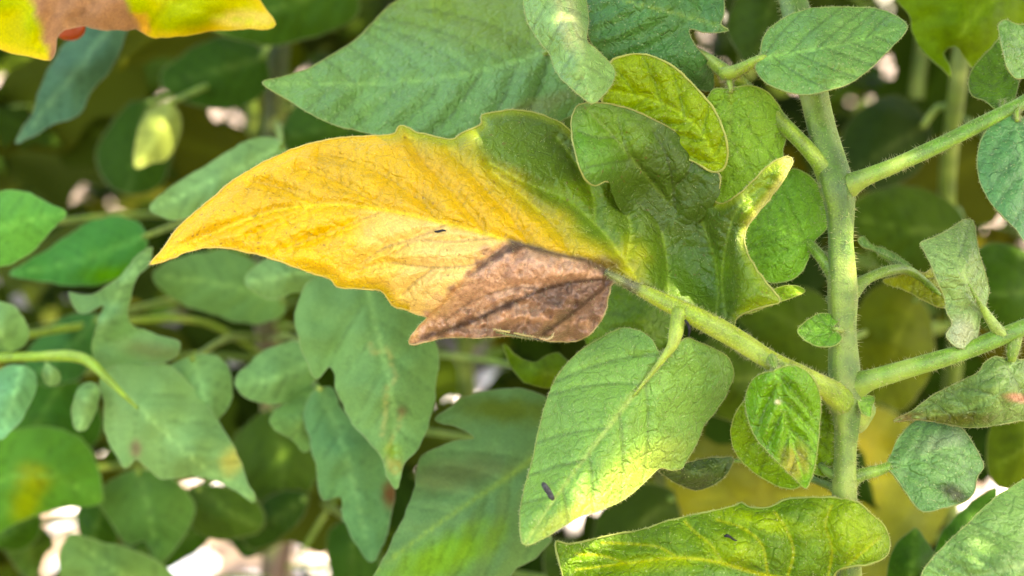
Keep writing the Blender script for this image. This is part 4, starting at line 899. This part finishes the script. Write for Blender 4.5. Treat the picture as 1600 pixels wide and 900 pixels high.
bleaf([(530, 430), (600, 440), (640, 478), (668, 500), (684, 548), (681, 600), (672, 655), (655, 700), (632, 722), (620, 764), (604, 742), (590, 702), (560, 672), (540, 642), (526, 604), (516, 572), (496, 592), (478, 562), (465, 522), (462, 480), (485, 440)], [(570, 430), (590, 520), (612, 620), (622, 760)], 52, T1, tilt=(1, -7), cfun=mined, res=14, label='broad bluish leaflet marked by a winding pale leaf-mine trail')
bleaf([(474, 640), (490, 612), (515, 605), (535, 640), (565, 672), (595, 705), (614, 745), (616, 785), (602, 840), (582, 878), (556, 852), (536, 805), (531, 776), (506, 782), (496, 748), (488, 700)], [(500, 608), (540, 710), (580, 874)], 72, AR(102, 154, 90), tilt=(1, -7), blots=[(610, 772, 12, 22, 0, A(120, 90, 60), .6)])
bleaf([(420, 660), (450, 625), (490, 605), (500, 650), (490, 690), (475, 705), (460, 690)], [(495, 612), (470, 650), (462, 690)], 84, T3, tilt=(0, -6))
bleaf([(575, 930), (600, 872), (630, 812), (648, 765), (658, 712), (700, 692), (742, 686), (722, 671), (680, 656), (700, 640), (740, 616), (800, 607), (850, 618), (890, 660), (880, 740), (850, 800), (835, 836), (862, 838), (842, 868), (808, 888), (780, 915), (700, 960), (620, 960)], [(850, 705), (780, 755), (690, 815), (570, 905)], 44, AR(104, 146, 84), tilt=(0, -6), nv=6, quilt=1.8, res=13, blots=[(690, 870, 90, 30, -25, A(126, 170, 74), .6), (720, 740, 70, 24, -10, A(104, 122, 76), .7), (790, 640, 80, 20, 5, A(98, 118, 56), .7), (832, 778, 8, 5, 0, A(150, 110, 60), .6)], label='large grey-green leaflet with a pale midrib beside the pointed green one', midc=A(146, 176, 92))
bleaf([(786, 538), (802, 552), (832, 566), (872, 552), (900, 590), (860, 606), (812, 592)], [(895, 585), (840, 578), (788, 540)], 50, A(98, 126, 48), tilt=(0, -6))
bleaf([(915, 535), (935, 492), (950, 450), (990, 446), (1045, 478), (1060, 520), (1020, 560), (960, 560)], [(1050, 540), (1000, 500), (955, 455)], 40, A(108, 146, 46), tilt=(0, -6), mat=M_OLIVE)
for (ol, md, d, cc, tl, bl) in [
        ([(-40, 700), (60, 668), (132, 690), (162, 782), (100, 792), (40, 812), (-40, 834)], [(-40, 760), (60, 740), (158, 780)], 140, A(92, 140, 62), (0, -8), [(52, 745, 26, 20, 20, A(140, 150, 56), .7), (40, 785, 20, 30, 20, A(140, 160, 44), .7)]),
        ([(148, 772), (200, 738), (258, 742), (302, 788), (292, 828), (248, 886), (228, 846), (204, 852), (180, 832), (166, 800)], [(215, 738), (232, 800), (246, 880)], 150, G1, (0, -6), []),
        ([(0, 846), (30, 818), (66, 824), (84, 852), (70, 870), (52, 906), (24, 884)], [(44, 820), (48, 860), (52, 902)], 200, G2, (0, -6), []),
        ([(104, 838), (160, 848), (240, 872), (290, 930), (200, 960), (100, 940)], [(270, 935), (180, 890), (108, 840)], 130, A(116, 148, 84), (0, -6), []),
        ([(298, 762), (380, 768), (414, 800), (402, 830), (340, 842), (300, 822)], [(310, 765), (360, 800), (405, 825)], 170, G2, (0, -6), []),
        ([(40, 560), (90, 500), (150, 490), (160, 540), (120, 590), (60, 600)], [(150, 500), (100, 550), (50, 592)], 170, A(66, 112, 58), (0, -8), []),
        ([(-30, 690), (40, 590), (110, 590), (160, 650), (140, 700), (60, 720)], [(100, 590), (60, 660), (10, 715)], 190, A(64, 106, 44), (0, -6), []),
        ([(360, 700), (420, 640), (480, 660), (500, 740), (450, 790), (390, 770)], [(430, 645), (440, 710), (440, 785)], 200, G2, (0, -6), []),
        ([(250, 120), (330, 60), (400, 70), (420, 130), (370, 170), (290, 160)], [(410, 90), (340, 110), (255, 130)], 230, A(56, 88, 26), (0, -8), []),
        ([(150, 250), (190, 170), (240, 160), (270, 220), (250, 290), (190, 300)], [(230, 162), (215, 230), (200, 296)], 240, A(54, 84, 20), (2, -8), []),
        ([(212, 262), (214, 210), (232, 172), (262, 158), (284, 186), (276, 222), (262, 248), (236, 252)], [(266, 160), (250, 205), (214, 258)], 190, A(150, 166, 96), (7, -10), []),  # base colour paled to paint the sun patch on this leaf
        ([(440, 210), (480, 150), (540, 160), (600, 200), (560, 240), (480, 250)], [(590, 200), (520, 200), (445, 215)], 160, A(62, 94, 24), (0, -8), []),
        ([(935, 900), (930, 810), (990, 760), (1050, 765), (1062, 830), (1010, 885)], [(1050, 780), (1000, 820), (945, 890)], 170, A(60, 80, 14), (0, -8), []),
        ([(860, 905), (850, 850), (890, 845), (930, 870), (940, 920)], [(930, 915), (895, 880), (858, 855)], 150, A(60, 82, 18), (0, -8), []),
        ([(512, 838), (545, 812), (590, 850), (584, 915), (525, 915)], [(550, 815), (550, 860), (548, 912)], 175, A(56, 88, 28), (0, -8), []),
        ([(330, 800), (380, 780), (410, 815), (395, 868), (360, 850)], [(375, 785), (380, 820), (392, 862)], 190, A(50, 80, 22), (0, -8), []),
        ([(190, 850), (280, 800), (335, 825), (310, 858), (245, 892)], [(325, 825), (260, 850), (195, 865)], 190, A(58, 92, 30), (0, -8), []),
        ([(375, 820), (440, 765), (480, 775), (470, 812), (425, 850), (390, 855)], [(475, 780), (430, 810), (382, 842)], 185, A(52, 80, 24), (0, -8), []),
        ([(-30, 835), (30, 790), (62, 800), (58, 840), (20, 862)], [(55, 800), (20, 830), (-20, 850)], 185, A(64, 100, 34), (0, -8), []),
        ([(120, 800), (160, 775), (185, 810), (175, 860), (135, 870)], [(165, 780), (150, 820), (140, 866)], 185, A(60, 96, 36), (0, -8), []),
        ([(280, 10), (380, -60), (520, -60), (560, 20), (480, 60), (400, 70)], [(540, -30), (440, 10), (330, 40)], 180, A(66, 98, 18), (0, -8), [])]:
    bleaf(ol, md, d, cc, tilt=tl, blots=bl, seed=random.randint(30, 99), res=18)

# ================================================================ tomato plant behind to the right
rx = P(1480, 905, 260); RBASE = Vector((rx.x, rx.y, 0))
right = empty('tomato_plant', RBASE); tag(right, 'blurred yellow-green tomato plant with broad sunlit leaves behind the thick main stem', 'plant')
rl = [PX(RBASE + Vector((0, 0, -.02))), PX(RBASE + Vector((0, 0, .18)))]; rt = [(1490, 900, 260), (1480, 700, 250), (1495, 500, 230), (1480, 300, 210), (1500, 100, 190), (1510, -100, 190)]
mbs = MB(); tube_px(mbs, [q + (40,) for q in rl] + [q + (26,) for q in rt], A(104, 128, 44), 14, 0, step=12)
mbs.build('stem', [M_LEAF, M_STEM, M_HAIR], right, RBASE)
def rstem(y):
    ys = [q[1] for q in rt][::-1]; return (float(np.interp(y, ys, [q[0] for q in rt][::-1])), float(y), float(np.interp(y, ys, [q[2] for q in rt][::-1])))
for (ol, md, d, cc, tl, lab) in [
        ([(1385, -40), (1400, 0), (1422, 32), (1432, 62), (1446, 86), (1470, 106), (1486, 122), (1484, 100), (1476, 84), (1492, 72), (1512, 96), (1532, 112), (1572, 62), (1620, 30), (1640, -40)], [(1600, -40), (1540, 10), (1500, 60), (1484, 118)], 52, A(114, 144, 20), (0, -6), 'notched yellow-green leaflet at the top behind the oval one'),
        ([(1385, 905), (1400, 852), (1430, 824), (1450, 850), (1462, 880), (1450, 940), (1400, 950)], [(1420, 940), (1425, 880), (1430, 826)], 52, A(62, 100, 30), (0, -6), None),
        ([(1450, 900), (1470, 840), (1510, 790), (1556, 760), (1552, 790), (1520, 830), (1490, 880), (1470, 920)], [(1462, 915), (1500, 840), (1554, 762)], 46, A(66, 108, 46), (0, -6), None),
        ([(1040, 700), (1120, 640), (1280, 620), (1420, 660), (1480, 760), (1440, 870), (1300, 930), (1140, 900), (1060, 820)], [(1470, 720), (1300, 770), (1050, 780)], 215, A(152, 156, 14), (3, 5), 'broad blurred yellow leaflet behind the lower main stem'),
        ([(1330, 330), (1400, 290), (1490, 320), (1520, 390), (1470, 430), (1380, 420)], [(1510, 360), (1430, 360), (1335, 340)], 150, A(74, 98, 16), (0, -8), None),
        ([(1340, 480), (1400, 440), (1440, 470), (1460, 560), (1410, 640), (1350, 600)], [(1430, 470), (1400, 540), (1370, 630)], 170, A(104, 116, 16), (0, -6), None),
        ([(1500, 420), (1560, 380), (1640, 420), (1660, 500), (1580, 520), (1520, 500)], [(1640, 450), (1570, 460), (1505, 450)], 120, A(66, 96, 18), (0, -8), None),
        ([(1560, 640), (1620, 620), (1680, 680), (1640, 760), (1560, 760), (1540, 700)], [(1640, 660), (1600, 700), (1550, 730)], 90, A(96, 116, 22), (0, -8), None),
        ([(1320, 200), (1390, 150), (1450, 190), (1440, 260), (1370, 300), (1320, 270)], [(1440, 200), (1390, 230), (1330, 270)], 200, A(52, 72, 12), (0, -8), None),
        ([(1080, 560), (1150, 520), (1210, 600), (1180, 660), (1100, 640)], [(1190, 590), (1140, 590), (1085, 570)], 110, A(80, 102, 16), (0, -8), None),
        ([(1140, 460), (1260, 450), (1310, 500), (1300, 580), (1220, 560), (1170, 520)], [(1300, 540), (1230, 500), (1150, 465)], 130, A(80, 102, 14), (0, -8), None),
        ([(1150, 0), (1210, -40), (1250, 20), (1240, 90), (1190, 110), (1140, 60)], [(1220, -20), (1195, 40), (1180, 105)], 110, A(64, 86, 14), (0, -8), None)]:
    bleaf(ol, md, d, cc, tilt=tl, seed=random.randint(30, 99), res=18, mat=M_OLIVE if cc[0] > .1 else M_BACK, stem=rstem, plant=right, label=lab,
          blots=[(1120, 690, 90, 60, 20, A(110, 120, 14), .8), (1400, 860, 100, 70, -20, A(112, 122, 14), .8), (1230, 760, 60, 120, 30, A(140, 142, 14), .8), (1330, 720, 50, 60, 0, A(182, 172, 24), .8)] if lab and 'broad blurred' in lab else ())

# ================================================================ untraced plants filling the row behind
rs_ = random.Random(11)
for (px_, py_, lb) in [(-.40, .62, 'dark shaded tomato plant farthest towards the yellowing brown-banded leaf'), (-.27, .55, 'dark shaded tomato plant just behind the brown woody stem'), (-.15, .68, 'dark shaded tomato plant behind the yellow tip of the blighted leaflet'),
                       (-.03, .60, 'dark shaded tomato plant behind the long pointed leaflet'), (.09, .70, 'blurred olive tomato plant behind the dead brown lobe'), (.20, .60, 'blurred olive tomato plant behind the round leaflet by the main stem'),
                       (.31, .68, 'blurred green tomato plant behind the upright pale leaflet'), (.43, .58, 'blurred green tomato plant behind the drooping withered-tip leaflet')]:
    rand_plant((px_, py_, 0), .82, 17, rs_, lb, zlo=.16, size=.08, spread=.16)
rand_plant((-.55, .95, 0), 1.05, 16, rs_, 'deep shaded tomato plant of the second row behind the brown woody stem', spread=.22, size=.085)
rand_plant((-.1, 1.05, 0), 1.05, 16, rs_, 'deep shaded tomato plant of the second row behind the long pointed leaflet', spread=.22, size=.085)
rand_plant((.22, 1.12, 0), 1.1, 16, rs_, 'deep shaded tomato plant of the second row behind the yellow leaflet', spread=.22, size=.085)
rand_plant((.62, 1.0, 0), 1.1, 16, rs_, 'deep shaded tomato plant of the second row behind the thick side stalks', spread=.22, size=.085)

# far rows of the plot, too distant to tell leaves apart
def leaf_mass(name, n, posf, size, rs, keep, label, colors, mats=None):
    Vs = []; Fs = []; Cs = []; k = 0; off = 0; tries = 0
    while k < n and tries < n * 20:
        tries += 1
        p = posf(rs); V, F, s = TEMPL_LOW[rs.randrange(6)]
        d = Vector((rs.uniform(-1, 1), rs.uniform(-1, 1), rs.uniform(-.8, .3))); up = Vector((rs.uniform(-.6, .6), rs.uniform(-1, .4), 1)) if size < .1 else Vector((rs.uniform(-.6, .6), rs.uniform(-1.4, -.5), rs.uniform(.1, 1)))
        M3 = np.array(frame_of(d, up)); W = (V @ M3.T) * size * rs.uniform(.7, 1.3) + np.array(p)
        if not keep(W): continue
        Vs.append(W); Fs.extend([tuple(i + off for i in f) for f in F]); off += len(W); k += 1
        Cs.append(np.hstack([np.tile(colors[rs.randrange(len(colors))] * rs.uniform(.7, 1.3), (len(W), 1)), np.ones((len(W), 1))]))
    o = mesh_obj(name, np.vstack(Vs), Fs, [M_BACK], origin=np.vstack(Vs).min(0), colr=np.vstack(Cs)); tag(o, label, kind='stuff')
    return o
leaf_mass('foliage', 8000, lambda r: (r.uniform(-2.2, 2.2), r.uniform(1.9, 2.9), r.uniform(.02, 1.7) ), .11, rs_, lambda W: not any_gap(W, 1.0, GA1), 'dense mass of tomato foliage in the far rows', FILLCOL)

# unseen leaves added overhead, placed to shade the scene and leave chosen sun gaps
TARGETS = [(1012, 738, -3), (958, 780, -8), (905, 805, -12), (886, 8, -3), (1215, 272, -5), (1330, 388, 0), (248, 205, 188), (240, 235, 186)]
TW = [np.array(P(*t)) for t in TARGETS]; SN = np.array(SUN)
HC = np.array(P(800, 400, 60))
e1 = np.cross(SN, [0, 0, 1]); e1 /= np.linalg.norm(e1); e2 = np.cross(SN, e1)
def canopy_pos(r):
    a = r.uniform(0, 6.283); q = .62 * math.sqrt(r.random())
    return HC + SN * r.uniform(.34, .62) + e1 * q * math.cos(a) + e2 * q * math.sin(a)
def canopy_keep(W):
    v = W - np.array(CAM); z = v @ np.array(FWD)
    x = np.abs(v @ np.array(RGT)) / np.maximum(z, 1e-3) / TANH; y = (v @ np.array(UPV)) / np.maximum(z, 1e-3) / TANH
    if ((z > 0) & (x < 1.12) & (y < .70)).any() or W[:, 2].min() < .3: return False
    return True
def canopy():
    from mathutils.bvhtree import BVHTree
    r = random.Random(5); Vs = []; Fs = []; Cs = []; off = 0
    def add(p, k=1.0):
        nonlocal off
        V, F, s_ = TEMPL_LOW[r.randrange(6)]
        d = Vector((r.uniform(-1, 1), r.uniform(-1, 1), r.uniform(-.5, .3))); up = SUN + Vector((r.uniform(-.5, .5), r.uniform(-.5, .5), r.uniform(-.3, .5)))
        sz = .085 * k * r.uniform(.7, 1.25); M3 = np.array(frame_of(d, up)); W = (V - np.array([.45, 0, -.05])) @ M3.T * sz + np.array(p)
        if not canopy_keep(W): return False
        one = BVHTree.FromPolygons([tuple(v) for v in W], F)
        for (t, px_) in zip(TW, TARGETS):
            f_ = .45 if px_[1] < 20 else 1
            for (a_, b_) in ((0, 0), (.004, 0), (-.004, 0), (0, .004), (0, -.004)):
                if one.ray_cast(Vector(t + (e1 * a_ + e2 * b_) * f_), SUN)[0] is not None: return False
        Vs.append(W); Fs.extend([tuple(i + off for i in f) for f in F]); off += len(W)
        Cs.append(np.hstack([np.tile(FILLCOL[r.randrange(6)] * r.uniform(.7, 1.3), (len(W), 1)), np.ones((len(W), 1))])); return True
    n = 0
    while n < 420: n += add(canopy_pos(r))
    pts = [P(x, y, d) for d in (-6, 8, 30, 90, 200, 330) for x in range(-80, 1700, 44) for y in range(-60, 980, 44) if d < 60 or r.random() < .4]
    r.shuffle(pts)
    for rnd_ in range(7):
        for c0 in range(0, len(pts), 120):
            bvh = BVHTree.FromPolygons([tuple(v) for v in np.vstack(Vs)], Fs)
            for p in pts[c0:c0 + 120]:
                if bvh.ray_cast(p, SUN)[0] is None: add(np.array(p) + SN * r.uniform(.26, .55) + np.array([r.gauss(0, .012) for _ in range(3)]), (1, .7, .5, .4, .3, .25, .2)[rnd_])
    o = mesh_obj('added_shade_foliage', np.vstack(Vs), Fs, [M_BACK], origin=np.vstack(Vs).min(0), colr=np.vstack(Cs)); tag(o, 'unseen tomato leaves added overhead to shade the plants below', kind='stuff')
    print('CANOPY', len(Vs))
canopy()

# pale stones on the sunlit ground
rs2 = np.random.RandomState(4); gm = MB()
for i in range(900):
    x, y = rs2.uniform(-1.6, .9), rs2.uniform(.9, 2.2); r = rs2.uniform(.012, .04)
    V, F = stone_geo(np.array([x, y, r * .25]), r, rs2); gm.add(V, F, A(235, 225, 220), 0)
go = gm.build('gravel', [plain_material('white_gravel', (.62, .56, .52), (.8, .77, .76), 30, rough=.8, bump=.4, dist=.003)]); tag(go, 'white gravel scattered on the sunlit soil', kind='stuff')

# ================================================================ small things on the leaves
M_BIT = plain_material('dark_plant_debris', (.006, .006, .007), (.02, .02, .022), 1500, rough=.85, bump=.4, spec=.08)
M_GREY = plain_material('grey_chip', (.010, .010, .010), (.05, .050, .050), 2200, rough=.85, bump=.8, spec=.12)
def fleck(name, path, mat, label, cat, sides=7):
    mb = MB(); tube_px(mb, path, A(60, 60, 60), sides, 0, ridge=.15, seed=.4, step=3)
    o = mb.build(name, [mat, mat, mat]); tag(o, label, cat)
fleck('debris_chip', [(848, 755, -18.2, 6), (851, 759, -18.6, 10), (857, 768, -18.8, 11), (862, 777, -19, 10), (865, 781, -19, 5)], M_GREY, 'dark grey chip stuck near the tip of the pointed green leaflet', 'debris')
fleck('debris_curl', [(1070, 500, -4.6, 3), (1074, 505, -4.8, 4), (1077, 513, -4.6, 5), (1077, 520, -4.2, 4), (1075, 525, -4, 2)], M_BIT, 'black curled fibre lying where the leaflet joins the stalk', 'debris')
fleck('debris_thread', [(1132, 838, -8.2, 3), (1136, 837, -8.6, 6), (1141, 839, -8.8, 4), (1146, 843, -8.8, 3), (1155, 846, -8.6, 2.4), (1165, 846, -8, 1.4)], M_BIT, 'thin black thread on the yellow-green bottom leaflet', 'debris')
fleck('debris_splinter', [(679, 362, -5.2, 2), (684, 362, -5.4, 4), (692, 360, -5.4, 3.6), (697, 361, -5.2, 1.6)], M_BIT, 'tiny black splinter on the tan part of the yellow leaflet', 'debris')

# ripening fruit half hidden behind the yellowing leaf
def tomato():
    c = P(108, 42, 62); rt_ = empty('tomato', c); tag(rt_, 'red tomato mostly hidden behind the brown-banded leaflet', 'tomato')
    V = []; F = []; n, m = 20, 12; r0 = .0042
    for j in range(m + 1):
        th = math.pi * j / m
        for i in range(n):
            a = 2 * math.pi * i / n; rr = r0 * math.sin(th) * (1 + .03 * math.cos(5 * a)); z = r0 * .88 * math.cos(th) - (.0016 * math.exp(-(th / .4) ** 2))
            V.append((c.x + rr * math.cos(a), c.y + rr * math.sin(a), c.z + z))
    for j in range(m):
        for i in range(n): F.append((j * n + i, j * n + (i + 1) % n, (j + 1) * n + (i + 1) % n, (j + 1) * n + i))
    mesh_obj('fruit_body', V, F, [plain_material('tomato_skin', (.20, .022, .005), (.26, .04, .006), 80, rough=.25, bump=.05)], rt_, c)
    mb = MB()
    for k in range(5):
        a = k * 1.257; t = np.linspace(0, 1, 6); p = np.array([(c.x + .007 * s * math.cos(a), c.y + .007 * s * math.sin(a), c.z + r0 * .82 + .001 - .002 * s * s) for s in t])
        v, f, _ = tube_geo(p, .0009 * (1 - t * .9), 6); mb.add(v, f, A(96, 130, 50), 0)
    v, f, _ = tube_geo(np.array([tuple(c + Vector((0, .001 * i, r0 * .8 + .003 * i))) for i in range(8)]), [.0008] * 8, 7); mb.add(v, f, A(96, 130, 50), 0)
    mb.build('calyx', [M_STEM], rt_, c + Vector((0, 0, r0)))
tomato()
